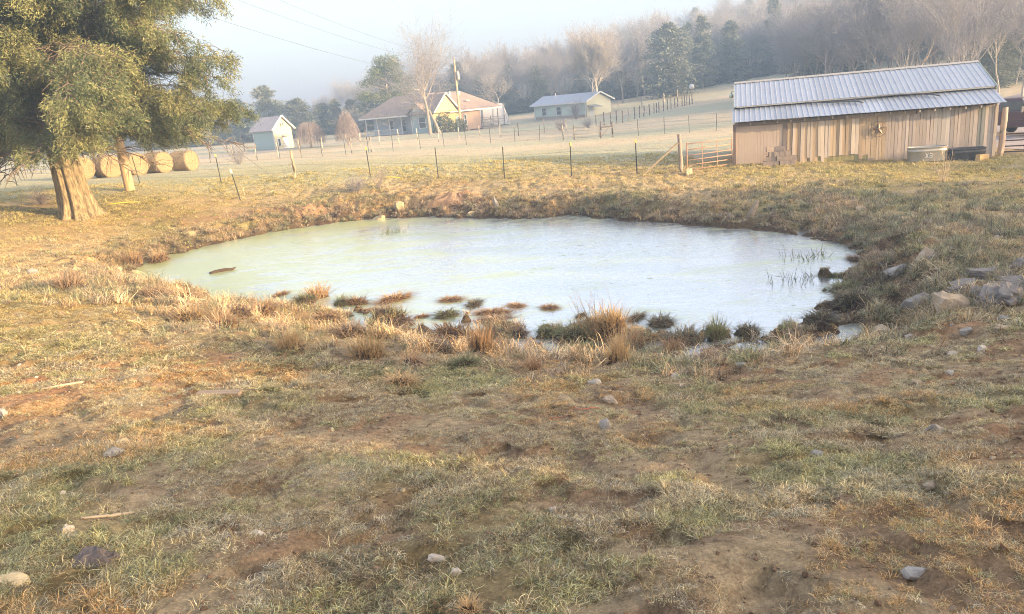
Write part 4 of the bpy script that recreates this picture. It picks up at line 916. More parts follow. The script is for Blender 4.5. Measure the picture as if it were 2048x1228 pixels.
# ------------------------------------------------------------------ barn
def build_barn():
    rz = math.atan2(-.303, .953); Z0 = .42
    r = thing('barn', 'long low plank barn with blue grey metal roof beyond the pond', 'barn', (10.25, 32.5, Z0), rz); rs = np.random.RandomState(21)
    TOP = 2.12
    # core walls (dark boarding behind the face planks, ends and back)
    b = MB(); b.box(.06, 9.74, .06, .10, 0, TOP - .02); b.build('backing_wall', MT['beam'], r)
    b = MB(); b.poly([(.03, .05, 0), (.03, 6.6, 0), (.03, 6.6, 2.55), (.03, 4.0, 3.62), (.03, 1.3, 2.62), (.03, .05, 2.2)], .05, (1, 0, 0)); b.build('end_wall', MT['beam'], r)
    b = MB(); b.poly([(9.75, .05, 0), (9.75, 6.6, 0), (9.75, 6.6, 2.55), (9.75, 4.0, 3.62), (9.75, 1.3, 2.62), (9.75, .05, 2.2)], .05, (1, 0, 0)); b.build('end_wall', MT['beam'], r)
    b = MB(); b.box(.1, 9.7, 6.5, 6.58, 0, 2.6); b.build('rear_wall', MT['beam'], r)
    # tan siding sheets with grooves
    for k in range(3):
        x0 = .02 + k * .64; b = MB(); n = 5
        for j in range(n): b.box(x0 + j * .128 + .004, x0 + (j + 1) * .128 - .004, 0, .055, .10, TOP - .1)
        b.box(x0, x0 + .64, .02, .05, .1, TOP - .1)
        b.build('siding_sheet', MT['ply'], r)
    b = MB(); b.box(.0, 1.95, .01, .06, -.1, .10); b.build('skirt_board', MT['beam'], r)
    piece('plank', r, 2.03, -.02, 0.05, .16, .045, TOP - .12, (.30, .26, .235), 1)
    # face planks
    gold = [(.60, .46, .30), (.56, .43, .28), (.63, .49, .33), (.53, .41, .27), (.61, .47, .31)]; whit = [(.74, .65, .54), (.71, .62, .52)]
    grey = [(.60, .51, .44), (.56, .48, .42), (.63, .54, .47), (.54, .46, .40), (.66, .58, .51), (.58, .50, .44)]
    whites = [2.38, 2.72, 3.02, 3.38, 3.56, 3.74, 4.22, 4.76]
    x = 2.12; i = 0
    while x < 9.72:
        w = rs.uniform(.09, .145)
        if x > 6.1: w = rs.uniform(.10, .165)
        if x + w > 9.76: w = 9.76 - x
        c = gold[rs.randint(5)] if x < 5.85 else grey[rs.randint(6)]
        is_w = any(abs(x + w / 2 - q) < .08 for q in whites)
        if is_w: c = whit[i % 2]
        if 9.2 < x < 9.42: c = (.27, .29, .27)
        if 8.1 < x < 8.35 or 8.75 < x < 8.9: c = (.44, .39, .35)
        if 7.6 < x < 8.1: c = (.62, .57, .51)
        z0 = rs.uniform(-.05, .05) + (.48 if (2.9 < x < 5.2 and rs.rand() < .75) else .03); z1 = TOP - (.13 if x < 7.0 else .02) + rs.uniform(-.03, .01)
        c = tuple((np.array(c) * .88 + np.array((.66, .59, .51)) * .12) * rs.uniform(.84, 1.13))
        piece('plank', r, x + w / 2, -.008 - .012 * rs.rand() - (.02 if is_w else 0), z0, w * .965, .03, z1 - z0, c, i, (0, rs.normal(0, .004), 0))
        if z0 > .3: piece('plank', r, x + w / 2, .004, .0, w * .97, .03, z0 - .01, tuple(np.array((.40, .37, .19)) * rs.uniform(.8, 1.15)), i + 1)
        x += w; i += 1
    piece('skirt_board', r, 3.9, -.04, -.06, 3.4, .03, .13, (.33, .33, .17), 2)
    # header beam, rafter tails, corner posts
    b = MB(); b.box(-.02, 4.4, -.065, -.015, TOP - .16, TOP); b.build('header_beam', MT['beam'], r)
    b = MB(); b.box(4.41, 6.95, -.068, -.018, TOP - .16, TOP - .01); b.build('header_beam', MT['board'], r, color=(.48, .41, .35))
    for k in range(19):
        xx = .08 + k * .535; b = MB(); b.poly([(xx, -.36, 2.10 + .02), (xx, .9, 2.47), (xx, .9, 2.37), (xx, -.34, 2.03)], .045, (1, 0, 0)); b.build('rafter_tail', MT['beam'] if k < 13 else MT['board'], r, color=(.7, .62, .54))
    for k in range(9):
        piece('blocking_board', r, 7.2 + k * .29, -.03, TOP + .0, .2, .03, .09 + .03 * rs.rand(), (.72, .64, .56), k)
    for xx in (-.02, 9.82): piece('corner_post', r, xx, -.05, -.1, .11, .11, TOP + .05, (.24, .19, .17) if xx < 1 else (.62, .52, .42), 2)
    # metal roof sheets: each sheet with four standing ribs
    def sheet(w, l):
        b = MB(); n = 4; b.box(0, w, 0, l, 0, .008)
        for k in range(n):
            xx = w * (k + .5) / n; b.add([(xx - .022, 0, .008), (xx - .009, 0, .024), (xx + .009, 0, .024), (xx + .022, 0, .008), (xx - .022, l, .008), (xx - .009, l, .024), (xx + .009, l, .024), (xx + .022, l, .008)],
                  [(0, 1, 5, 4), (1, 2, 6, 5), (2, 3, 7, 6), (0, 3, 2, 1), (4, 5, 6, 7)])
        return b.mesh('roof_sheet', MT['tin'])
    def slope(n, xa, xb, y0, z0, y1, z1, name):
        w = (xb - xa) / n; l = math.hypot(y1 - y0, z1 - z0); me = sheet(w, l); a = math.atan2(z1 - z0, y1 - y0)
        for k in range(n):
            t = 1 + .05 * rs.normal(); link(name, me, r, (xa + k * w, y0, z0 + .004 * (k % 2)), (a, 0, 0), color=(t, t, t * 1.01))
    slope(12, -.10, 10.02, -.42, 2.17, 1.42, 2.70, 'roof_sheet')
    slope(12, -.02, 10.08, 1.18, 2.76, 4.0, 3.77, 'roof_sheet')
    l = math.hypot(2.9, 1.0); me = sheet(.84, l)
    for k in range(12): link('roof_sheet', me, r, (10.08 - k * .84, 6.85, 2.74 + .004 * (k % 2)), (math.atan2(1.02, 2.82), 0, math.pi), color=(1, 1, 1))
    b = MB(); b.poly([(-.03, 3.8, 3.735), (-.03, 4.0, 3.815), (-.03, 4.2, 3.735), (-.03, 4.0, 3.795)], 10.12, (1, 0, 0)); b.build('ridge_cap', MT['galv'], r)
    for xx in (-.045, 10.085):
        b = MB(); b.poly([(xx, 1.16, 2.62), (xx, 4.0, 3.64), (xx, 4.0, 3.80), (xx, 1.16, 2.80)], .02, (1, 0, 0)); b.build('rake_trim', MT['paint'], r, color=(.42, .50, .44))
    b = MB()
    b.bar((.05, 1.19, 2.735), (10.0, 1.19, 2.735), .03, .05); b.build('valley_flashing', MT['galv'], r)
    # yard light hanging off the left rake
    b = MB(); b.tube([(-.05, 3.2, 3.42), (-.16, 3.2, 3.40), (-.16, 3.2, 3.30)], .03, 6); b.tube([(-.16, 3.2, 3.30), (-.16, 3.2, 3.26), (-.16, 3.2, 3.16), (-.16, 3.2, 3.12)], [.05, .10, .10, .05], 10); b.build('yard_light', MT['paint'], r, True, (.62, .72, .68))
    # star in a ring
    b = MB(); n = 36
    b.tube([(math.cos(t) * .30, 0, math.sin(t) * .30) for t in np.linspace(0, 2 * math.pi, n)], .012, 6, False)
    st = b.build('ring', MT['bronze'], None); 
    star = thing('barn_star', 'dark metal star in a ring hung on the barn planks', 'star')
    st.parent = star; st.name = 'ring'
    b = MB(); vs = [(0, -.075, 0)]; fs = []
    for k in range(10):
        a = math.pi / 2 + k * math.pi / 5; rr = .285 if k % 2 == 0 else .105; vs.append((math.cos(a) * rr, 0, math.sin(a) * rr))
    for k in range(10): fs.append((0, 1 + k, 1 + (k + 1) % 10))
    b.add(vs, fs); b.build('star', MT['bronze'], star)
    M4 = Matrix.Translation((10.25, 32.5, Z0)) @ Matrix.Rotation(rz, 4, 'Z')
    star.matrix_world = M4 @ Matrix.Translation((5.62, -.075, 1.46)); 
    # hoses lying along the roof step
    for pts, lb in ([(3.9, 1.0, 2.62), (5.0, 1.08, 2.66), (6.4, 1.1, 2.68), (7.3, 1.06, 2.655), (7.75, .86, 2.59), (7.95, .62, 2.52)], 'black pipe lying along the roof step over the barn star'), ([(2.9, 1.1, 2.665), (3.9, .9, 2.60), (4.6, .86, 2.59), (4.95, .7, 2.55), (5.1, .55, 2.50)], 'shorter black pipe curving down the lower barn roof'):
        o = MB().tube([M4 @ Vector(p) + Vector((0, 0, .045)) for p in pts], .028, 6).build('black_pipe', MT['black_rubber'], smooth=True); tag(o, lb, 'pipe')
    return M4
BARN = build_barn()

# ------------------------------------------------------------------ things along the barn wall
def stock_tank(label, x, y, L, Wd, H, mat, name, ribs=True):
    r = thing(name, label, 'stock tank', (x, y, gz(x, y) - .02), math.atan2(-.303, .953))
    n = 48; V = []; prof = [(.0, 0), (.03, .985), (.06, 1.0), (H * .72, 1.0), (H * .74, 1.03), (H * .80, 1.03), (H * .82, 1.0), (H * .96, 1.0), (H * .97, 1.04), (H, 1.04), (H, .97), (H * .93, .96), (.12, .95), (.10, 0)]
    V = []; th = np.linspace(0, 2 * math.pi, n, endpoint=False)
    sx = np.sign(np.cos(th)) * np.abs(np.cos(th)) ** .55; sy = np.sign(np.sin(th)) * np.abs(np.sin(th)) ** .75
    for z, k in prof:
        rib = 1 + (.006 * np.cos(np.arange(n) * math.pi) if ribs and .05 < z < H * .73 and k > .97 else 0)
        V.append(np.c_[sx * L / 2 * k * rib, sy * Wd / 2 * k * rib, np.full(n, z)])
    V = np.concatenate(V); m = len(prof); ii = (np.arange(m - 1)[:, None] * n + np.arange(n)).ravel(); jj = (np.arange(m - 1)[:, None] * n + (np.arange(n) + 1) % n).ravel()
    link('shell', raw_mesh('shell', V, np.stack([ii, jj, jj + n, ii + n], 1), mat, False), r)
    b = MB(); rim = [(sx[k] * L / 2 * 1.03, sy[k] * Wd / 2 * 1.03, H) for k in range(n)] + [(sx[0] * L / 2 * 1.03, sy[0] * Wd / 2 * 1.03, H)]
    b.tube(rim, .014, 5, False); b.build('rim', mat, r)
    b = MB(); b.add([(sx[k] * L / 2 * .955, sy[k] * Wd / 2 * .955, H * .78) for k in range(n)], [tuple(range(n))]); b.build('water', MT['glass'], r)
    return r
t = stock_tank('galvanised oval stock tank against the barn wall', 16.95, 29.55, 1.36, .75, .58, MT['galv'], 'stock_tank')
b = MB(); zc = .27; y = -.388
for p, q in (((-.11, zc + .09), (-.01, zc - .09)), ((-.01, zc + .09), (-.11, zc - .09)), ((.035, zc + .09), (.035, zc - .09)), ((.035, zc + .085), (.12, zc + .07)), ((.12, zc + .07), (.12, zc + .01)), ((.12, zc + .01), (.035, zc)), ((.12, zc - .01), (.125, zc - .08)), ((.125, zc - .08), (.035, zc - .085))):
    b.bar((p[0], y, p[1]), (q[0], y, q[1]), .008, .032)
b.build('printed_mark', MT['trim'], t)
stock_tank('black rubber stock tank right of the galvanised one', 18.3, 29.15, 1.28, .75, .50, MT['black_rubber'], 'stock_tank', False)
o = MB().box(-.28, .28, -.09, .09, 0, .24).build('timber_beam', MT['board'], None, color=(.74, .52, .26), loc=(18.55, 28.55, gz(18.55, 28.55) - .03), rot=(0, .05, .45)); tag(o, 'sunlit yellow timber beam end in front of the black tank', 'timber')
# pile of concrete blocks
def block_mesh():
    b = MB(); b.box(-.2, .2, -.1, -.07, 0, .19); b.box(-.2, .2, .07, .1, 0, .19)
    for x in (-.2, -.015, .17): b.box(x, x + .03, -.07, .07, 0, .19)
    return b.mesh('concrete_block', MT['block'])
BLK = block_mesh(); rs = np.random.RandomState(31)
pile = thing('block_pile', 'pile of tan hollow concrete blocks stacked against the barn', 'block pile', (11.72, 31.35, gz(11.72, 31.35) - .02), math.atan2(-.303, .953))
for row in range(3):
    n = (6, 5, 4)[row]
    for k in range(n):
        x = -.52 + .14 * row * .8 + k * .215
        if k < 4 or row == 0:
            link('block', BLK, pile, (x, rs.normal(0, .012), row * .195), (0, 0, math.pi / 2 + rs.normal(0, .04)))
        else: link('block', BLK, pile, (x + .06, -.02, row * .195), (math.pi / 2 * 0, 0, rs.normal(0, .04)))
for x, z, a in ((-.30, .585, .2), (.05, .585, -.1)): link('block', BLK, pile, (x, .0, z), (0, math.radians(90 if x > 0 else 0) * 0, a))
# stone sitting by the gate is among the rocks below

# ------------------------------------------------------------------ fences and gates
def tpost_mesh(h):
    b = MB(); b.box(-.022, .022, -.004, .004, -.2, h); b.box(-.004, .004, -.03, -.004, -.2, h)
    for k in range(8): b.box(-.008, .008, .004, .012, .15 + k * (h - .25) / 8, .19 + k * (h - .25) / 8)
    return b.mesh('post', MT['tpost'])
def wood_mesh(h, rad, seed):
    rs = np.random.RandomState(seed); pts = [(rs.normal(0, rad * .12), rs.normal(0, rad * .12), z) for z in np.linspace(-.2, h, 6)]
    return MB().tube(pts, [rad * (1.06 - .03 * k + .03 * rs.normal()) for k in range(6)], 9).mesh('post', MT['post'], True)
TP = tpost_mesh(1.42); WP = [wood_mesh(1.45, .075, k) for k in range(3)]; WPB = wood_mesh(1.58, .085, 9)
CAPM = MB().box(-.034, .034, -.04, .02, -.10, .03).mesh('cap', MT['cap'])
WOODC = (.50, .40, .29); GREYC = (.36, .325, .29); DARKC = (.20, .165, .145); PALEC = (.62, .55, .45)
def fence(name, label, pts, kinds, wires=(.35, .7, 1.05), wr=.005, sag=.03, group=None, skip=()):
    r = thing(name, label, 'fence', (0, 0, 0), 0, group); rs = np.random.RandomState(len(pts) * 7)
    Z = height(np.array([p[0] for p in pts]), np.array([p[1] for p in pts]))
    for i, ((x, y), k) in enumerate(zip(pts, kinds)):
        tilt = (rs.normal(0, .025), rs.normal(0, .025), rs.rand() * .6)
        if k[0] == 't':
            o = link('post', TP, r, (x, y, Z[i]), tilt)
            if 'y' in k or 'w' in k: link('cap', CAPM, o, (0, 0, 1.42), color=(.82, .66, .13) if 'y' in k else (.75, .74, .70))
        else:
            c = {'w': WOODC, 'g': GREYC, 'd': DARKC, 'p': PALEC}[k[0]]; s = rs.uniform(.92, 1.08)
            me = WPB if 'b' in k else WP[i % 3]; sc = (.75 if 's' in k else 1)
            link('post', me, r, (x, y, Z[i]), tilt, (sc, sc, s), color=c)
    for h in wires:
        segs = MB()
        for i in range(len(pts) - 1):
            if i in skip: continue
            (x0, y0), (x1, y1) = pts[i], pts[i + 1]; P = []
            for t in np.linspace(0, 1, 4): P.append((x0 + (x1 - x0) * t, y0 + (y1 - y0) * t, Z[i] + (Z[i + 1] - Z[i]) * t + h - sag * 4 * t * (1 - t)))
            segs.tube(P, wr, 3, False)
        segs.build('wire', MT['wire'], r)
    return r
nf = fence('wire_fence', 'near wire fence of thin steel posts with yellow caps behind the pond', [(-28, 44), (-18.56, 39), (-14.04, 38), (-10.3, 38), (-6.36, 37), (-2.88, 35), (.19, 33.5), (3.14, 33), (5.92, 32.3), (7.62, 31.35)], ['t', 't', 'ty', 'w', 'ty', 't', 't', 'ty', 'ty', 'gb'])
b = MB(); b.tube([(7.5, 31.3, gz(7.6, 31.3) + 1.2), (6.05, 31.75, gz(6.05, 31.75) + .0)], [.045, .04], 7); b.build('brace_pole', MT['post'], nf, color=(.56, .47, .33))
mid = [(-27.0, 77.5), (-24.4, 77), (-22.2, 77), (-20.0, 77), (-17.8, 77.5), (-15.6, 79), (-14.3, 80), (-12.3, 80), (-10.3, 80.2), (-8.3, 80.2), (-6.1, 80), (-4.0, 80.8), (-1.8, 82), (.4, 81.1), (2.4, 81.6), (5.3, 83.5), (7.8, 84.5)]
fence('wire_fence', 'fence of pale wooden posts crossing the yard before the farmhouse', mid, ['ws', 'ps', 'ps', 'ws', 'ps', 'gs', 'ps', 'ps', 'ps', 'ps', 'ps', 'ps', 'ps', 'ps', 'ds', 'gs', 'ps'], (.5, 1.0), .008)
thin = [(-26.5, 70), (-23.8, 68.8), (-21.5, 67.9), (-19.4, 67.6), (-17.4, 67.2), (-15.4, 66.6), (-13.2, 66), (-11.4, 67.2), (-9.3, 67.6), (-7.1, 70.1), (-5.0, 71.5), (-2.9, 72), (-.6, 72), (1.7, 71.7), (4.0, 70.6), (6.0, 68.6), (7.0, 68.6), (9.2, 66.9), (10.2, 66.8), (12.3, 65.7), (14.5, 65.4), (16.3, 64), (18.3, 63), (20.5, 62.3)]
tf = fence('wire_fence', 'thin steel post fence across the middle of the field', thin, ['t'] * 15 + ['gs', 'g', 'd', 'd'] + ['t'] * 5, (.35, .7, 1.05), .006, skip=(16,))
fence('wire_fence', 'line of dark wooden posts climbing the hill beside the cabin', [(11.6, 88), (12.7, 89.1), (13.6, 89.8), (14.3, 90.1), (15.2, 91), (16.3, 93), (17.4, 95), (18.4, 97), (19.2, 98.2), (20.3, 100), (21.3, 102), (21.8, 102.6), (22.4, 104), (23.7, 107), (24.8, 109.3), (25.5, 110.2), (26.5, 112), (27.1, 112.6), (27.8, 113), (28.3, 113.4), (28.7, 113.8), (29.2, 114.2), (29.8, 114.8)], ['d' if k % 5 else 'g' for k in range(23)], (.4, .75, 1.1), .007, skip=(9,))
fence('wire_fence', 'far fence of tall pale posts below the broad hill cedar', [(18, 121.5), (19.6, 121), (23.5, 121.5), (27.6, 124), (30.5, 127)], ['ps', 'p', 'gb', 'pb', 'gb'], (.5, 1.0), .008)
fence('wire_fence', 'dark post fence behind the green shed at the field edge', [(-36, 96), (-33.6, 95), (-31.5, 95.2), (-29, 99), (-25, 102), (-21, 104), (-18.5, 101.5), (-17.2, 101)], ['g', 'd', 'd', 'd', 'd', 'd', 'd', 'd'], (.5, 1.0), .008)
fence('wire_fence', 'weathered fence at the far left field beyond the cedar', [(-62, 62), (-52, 61), (-43, 59), (-36, 57), (-30, 55.5)], ['g', 'd', 'g', 'd', 'g'], (.4, .8, 1.1), .007)
# tilted single posts
for lb, x, y, h, tx, ty, mm, cc, cap in (('leaning green steel post with white top by the pond', -12.03, 34.5, 1.36, 0, -.12, 't', None, 1), ('short pale stake beside the leaning green steel post', -11.85, 34.6, .52, 0, 0, 'w', (.70, .55, .33), 0)):
    r = thing('fence_post', lb, 'post', (x, y, gz(x, y)), 0)
    if mm == 't':
        o = link('post', TP, r, rot=(.04, -.12, .3)); link('cap', CAPM, o, (0, 0, 1.42), scale=(1.1, 1.1, 1.6), color=(.80, .78, .70)); o.data = TP
    else: link('post', WP[0], r, scale=(.35, .35, .40), color=cc)
o = MB().bar((-13.3, 69.3, gz(-13.3, 69.3) + 1.05), (-11.5, 69.3, gz(-11.5, 69.3) + 1.08), .09, .12)
r = thing('fence_brace', 'weathered post and rail brace left of the taller willow', 'fence brace')
o.build('rail', MT['post'], r, color=GREYC)
for x in (-13.3, -11.5): link('post', WP[1], r, (x, 69.3, gz(x, 69.3)), color=GREYC)
r = thing('fence_brace', 'dark post and rail brace in the middle of the field', 'fence brace')
MB().bar((9.2, 66.9, gz(9.2, 66.9) + .95), (10.2, 66.8, gz(10.2, 66.8) + .98), .07, .10).build('rail', MT['post'], r, color=DARKC)
MB().bar((9.25, 66.85, gz(9.2, 66.9) + .15), (9.9, 66.8, gz(10, 66.8) + .9), .03, .03).build('brace', MT['post'], r, color=DARKC)
def pipe_gate(label, p, q, h, rails, mat, lift=.12, stays=2, rr=.022):
    r = thing('pipe_gate', label, 'gate'); p = Vector((*p, gz(*p) + lift)); q = Vector((*q, gz(*q) + lift))
    for z in rails: MB().tube([p + Vector((0, 0, z)), q + Vector((0, 0, z))], rr, 7).build('rail', mat, r, True)
    for e in (p, q): MB().tube([e + Vector((0, 0, rails[0] - .02)), e + Vector((0, 0, h + .05))], rr * 1.2, 7).build('end_upright', mat, r, True)
    for k in range(stays):
        e = p.lerp(q, (k + 1) / (stays + 1)) + Vector((0, -.03, 0)); MB().bar(e + Vector((0, 0, rails[0])), e + Vector((0, 0, h)), .03, .012).build('stay', mat, r)
    return r
pipe_gate('rusty orange pipe gate between wooden post and barn', (7.85, 31.3), (10.02, 32.25), 1.12, (.02, .22, .42, .62, .86, 1.1), MT['rust'], .05)
pipe_gate('dark pipe gate across the drive at the right of the barn', (20.15, 29.75), (24.6, 28.6), 1.25, (.02, .24, .46, .72, .98, 1.22), MT['dark_pipe'], .1, 2, .026)
pipe_gate('pale rail gate in the thin field fence', (7.05, 68.6), (9.1, 66.95), 1.0, (.1, .4, .7, 1.0), MT['stick'], .05, 1)
r = thing('gate_post', 'thick weathered gate post at the right end of the barn', 'post', (19.98, 29.62, gz(20, 29.6)))
link('post', WPB, r, (0, 0, 0), (.0, .02, 0), (1.3, 1.3, 1.22), (.50, .42, .35)); MB().box(-.14, -.08, -.1, -.05, .95, 1.05).build('hinge', MT['tpost'], r)
# bird house on a pole
r = thing('bird_house', 'white round bird house on a pole at the hill fence end', 'bird house', (30.1, 116.2, gz(30.1, 116.2)))
MB().tube([(0, 0, 0), (0, 0, 2.1)], .05, 6).build('pole', MT['rust'], r)
MB().tube([(0, 0, 2.08), (0, 0, 2.2), (0, 0, 2.5), (0, 0, 2.72), (0, 0, 2.82)], [.15, .33, .38, .30, .06], 12).build('house', MT['trim'], r, True)

# ------------------------------------------------------------------ utility poles and lines
def upole(label, x, y, H, rad, arms, transf):
    r = thing('utility_pole', label, 'utility pole', (x, y, gz(x, y)))
    MB().tube([(0, 0, -.3), (0, 0, .02), (0, 0, H * .5), (0, 0, H)], [rad * 1.05, rad, rad * .85, rad * .68], 14).build('pole', MT['post'], r, True, (.66, .48, .29))
    for z in arms: MB().tube([(0, -.05, z), (.12, -.1, z + .02), (.14, -.1, z + .14)], .03, 6).build('insulator', MT['galv'], r)
    if transf:
        MB().tube([(.32, -.12, H * .70), (.32, -.12, H * .715), (.32, -.12, H * .80), (.32, -.12, H * .82)], [.16, .21, .21, .10], 14).build('transformer', MT['galv'], r, True)
        MB().bar((.08, -.04, H * .77), (.3, -.1, H * .77), .05).build('bracket', MT['tpost'], r)
    return r
P1 = (-17.92, 36.5); P2 = (-4.85, 107.0); z1 = gz(*P1); z2 = gz(*P2)
upole('thick sunlit utility pole standing behind the cedar foliage', *P1, 13.5, .225, (9.7, 11.3, 12.5), False)
upole('utility pole with grey transformer in front of the farmhouse', *P2, 9.9, .17, (9.7, 9.0, 7.4), True)
for (za, zb, sag, lb) in ((9.75, 7.45, 1.0, 'lowest and darkest of the power lines'), (11.35, 9.05, 1.0, 'middle one of the faint power lines'), (12.55, 9.75, 1.0, 'highest of the faint power lines')):
    A = Vector((P1[0] + .14, P1[1] - .1, z1 + za)); B = Vector((P2[0] + .14, P2[1] - .1, z2 + zb))
    pts = [A.lerp(B, t) - Vector((0, 0, sag * 4 * t * (1 - t))) for t in np.linspace(0, 1, 28)]
    o = MB().tube(pts, .008, 4, False).build('power_line', MT['tpost'], None); tag(o, lb, 'cable', 'power lines to the farmhouse')
# guy wire from the pole behind the cedar
o = MB().tube([(P1[0], P1[1], z1 + 6.5), (-12.2, 40.0, gz(-12.2, 40) + .05)], .010, 4, False).build('guy_wire', MT['wire'], None); tag(o, 'thin slanting guy wire right of the cedar', 'cable')


# ------------------------------------------------------------------ buildings
def window(parent, M, w, h, name='window', mullion=True):
    """window in the local x-z plane of matrix M (face towards -y)"""
    f = MB(); t = .09
    for a in (((-w / 2 - t, w / 2 + t), (h / 2, h / 2 + t)), ((-w / 2 - t, w / 2 + t), (-h / 2 - t, -h / 2)), ((-w / 2 - t, -w / 2), (-h / 2, h / 2)), ((w / 2, w / 2 + t), (-h / 2, h / 2))):
        f.box(a[0][0], a[0][1], -.06, .04, a[1][0], a[1][1])
    if mullion: f.box(-w / 2, w / 2, -.05, .02, -.03, .03)
    o = f.build(name, MT['trim'], parent); o.matrix_local = M
    p = MB(); p.box(-w / 2, w / 2, -.02, .0, -h / 2, h / 2); g = p.build('pane', MT['glass'], o)
    return o
def roof_poly(parent, pts, mat, name='roof', th=.14):
    p = [Vector(q) for q in pts]; n = (p[1] - p[0]).cross(p[2] - p[0]).normalized()
    if n.z < 0: n = -n; p = list(reversed(p))
    return MB().poly([q + n * .002 for q in p], th, n).build(name, mat, parent)

def build_house():
    a = Vector((.794, -.608, 0)); rz = math.atan2(a.y, a.x)
    z0 = .62; r = thing('farmhouse', 'brown roofed farmhouse with front porch and sunlit yellow gable', 'house', (-8.96, 112, z0), rz)
    blue = (.36, .46, .50); yel = (.78, .63, .27)  # sunlight and shade put into wall colours: yellow right flank, bluish front
    # local: x along front (negative = left), y into the house
    E = 2.95
    MB().box(-14.6, -4.4, 1.9, 8, 0, E).build('wall', MT['paint'], r, color=(.46, .49, .55))
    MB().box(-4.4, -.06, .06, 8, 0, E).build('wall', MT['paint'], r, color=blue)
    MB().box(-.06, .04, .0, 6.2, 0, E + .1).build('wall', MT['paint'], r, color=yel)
    MB().box(-8.4, .02, 6.2, 11, 0, E).build('wall', MT['brick'], r)
    MB().box(-14.8, .1, -.05, 8.05, -.8, .02).build('foundation', MT['block'], r)
    # porch
    MB().box(-14.7, -4.42, .1, 1.9, .02, .22).build('porch_floor', MT['beam'], r)
    for x in (-14.5, -12.0, -9.3, -6.7, -4.6): MB().box(x - .07, x + .07, .12, .26, .2, E).build('porch_post', MT['trim'], r)
    for x0, x1 in ((-14.4, -12.1), (-11.9, -9.4), (-9.2, -6.8)):
        o = MB().box(x0, x1, .16, .22, 1.05, 1.12).box(x0, x1, .16, .22, .34, .40)
        o = o.build('porch_railing', MT['trim'], r)
        bb = MB().box(-.02, .02, -.015, .015, 0, .66).mesh('baluster', MT['trim'])
        for k in range(int((x1 - x0) / .16)): link('baluster', bb, o, (x0 + .1 + k * .16, .19, .40))
    def wl(x, y, z): return Matrix.Translation((x, y, z))
    for x in (-10.6, -7.9): window(r, wl(x, 1.88, 1.45), .85, 1.7)
    d = MB().box(-6.2, -5.2, 1.84, 1.9, .2, 2.3).build('front_door', MT['paint'], r, color=(.62, .64, .66)); MB().tube([(-5.35, 1.8, 1.2), (-5.35, 1.84, 1.2)], .05, 6).build('handle', MT['tpost'], d)
    window(r, wl(-2.3, .04, 1.75), 1.3, 1.5)
    RY = Matrix.Rotation(math.radians(90), 4, 'Z')
    def wr(x, y, z): return Matrix.Translation((x, y, z)) @ RY
    window(r, wr(.08, 1.1, 1.7), .8, 1.5); window(r, wr(.06, 7.2, 1.6), .5, 1.4)
    d = MB().box(.0, .07, 5.0, 5.95, .1, 2.2).build('side_door', MT['paint'], r, color=(.55, .62, .60)); MB().tube([(.07, 5.15, 1.1), (.11, 5.15, 1.1)], .05, 6).build('handle', MT['tpost'], d)
    # roofs: wing along the front (hip at left), wing running back (hip at far right over the patio)
    e = E + .02; ov = .55
    L, Rr, F0, B0 = -15.2, .75, -.6, 9.0; rx0 = -11.6; ry = 4.2; top = 5.85
    roof_poly(r, [(L, F0, e), (-1.2, F0, e), (-4.2, ry, top), (rx0, ry, top)], MT['shingle'])
    roof_poly(r, [(L, B0, e), (L, F0, e), (rx0, ry, top)], MT['shingle'])
    roof_poly(r, [(L, B0, e), (rx0, ry, top), (-4.2, ry, top), (-4.2, B0, e)], MT['shingle'])
    roof_poly(r, [(Rr, F0, e), (Rr, 15.8, e), (-3.8, 11.2, top - .05), (-3.8, 3.6, top - .05)], MT['shingle'])
    roof_poly(r, [(-8.6, 15.8, e), (-3.8, 11.2, top - .05), (Rr, 15.8, e)], MT['shingle'])
    roof_poly(r, [(-8.6, 15.8, e), (-8.6, 6, e), (-3.8, 6, top - .05), (-3.8, 11.2, top - .05)], MT['shingle'])
    roof_poly(r, [(-4.6, F0, e), (Rr, F0, e), (-3.8, 3.6, top - .06)], MT['shingle'])
    # fascia
    MB().box(L, -4.5, F0 - .04, F0, e - .16, e + .04).build('fascia', MT['trim'], r)
    MB().box(Rr, Rr + .04, 3.0, 15.8, e - .16, e + .04).build('fascia', MT['trim'], r)
    # yellow cross gable on the right flank
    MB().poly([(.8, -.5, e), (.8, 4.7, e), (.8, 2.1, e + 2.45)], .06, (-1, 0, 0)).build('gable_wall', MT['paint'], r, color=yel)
    roof_poly(r, [(1.05, -.9, e - .05), (1.05, 2.1, e + 2.6), (-3.6, 2.1, e + 2.6), (-3.6, -.9, e - .05)], MT['shingle'])
    roof_poly(r, [(1.05, 5.1, e - .05), (1.05, 2.1, e + 2.6), (-3.6, 2.1, e + 2.6), (-3.6, 5.1, e - .05)], MT['shingle'])
    for y0 in (-.95, 5.15): MB().bar((1.09, y0, e + .02), (1.09, 2.1, e + 2.72), .06, .2).build('rake_board', MT['paint'], r, color=(.86, .80, .62))
    # small gable over the blue bay, with vents on the roof
    MB().poly([(-4.4, -.62, e), (-.9, -.62, e), (-2.65, -.62, e + 1.35)], .05, (0, 1, 0)).build('gable_wall', MT['paint'], r, color=(.46, .45, .42))
    roof_poly(r, [(-4.7, -.8, e - .05), (-2.65, -.8, e + 1.5), (-2.65, 3, e + 1.5), (-4.7, 3, e - .05)], MT['shingle']); roof_poly(r, [(-.6, -.8, e - .05), (-2.65, -.8, e + 1.5), (-2.65, 3, e + 1.5), (-.6, 3, e - .05)], MT['shingle'])
    for y in (7.5, 9.8): MB().box(-3.2, -2.9, y, y + .3, 5.4, 5.9).build('roof_vent', MT['trim'], r)
    MB().box(-1.9, -.6, 8.6, 9.6, 4.35, 4.42).build('skylight', MT['trim'], r)
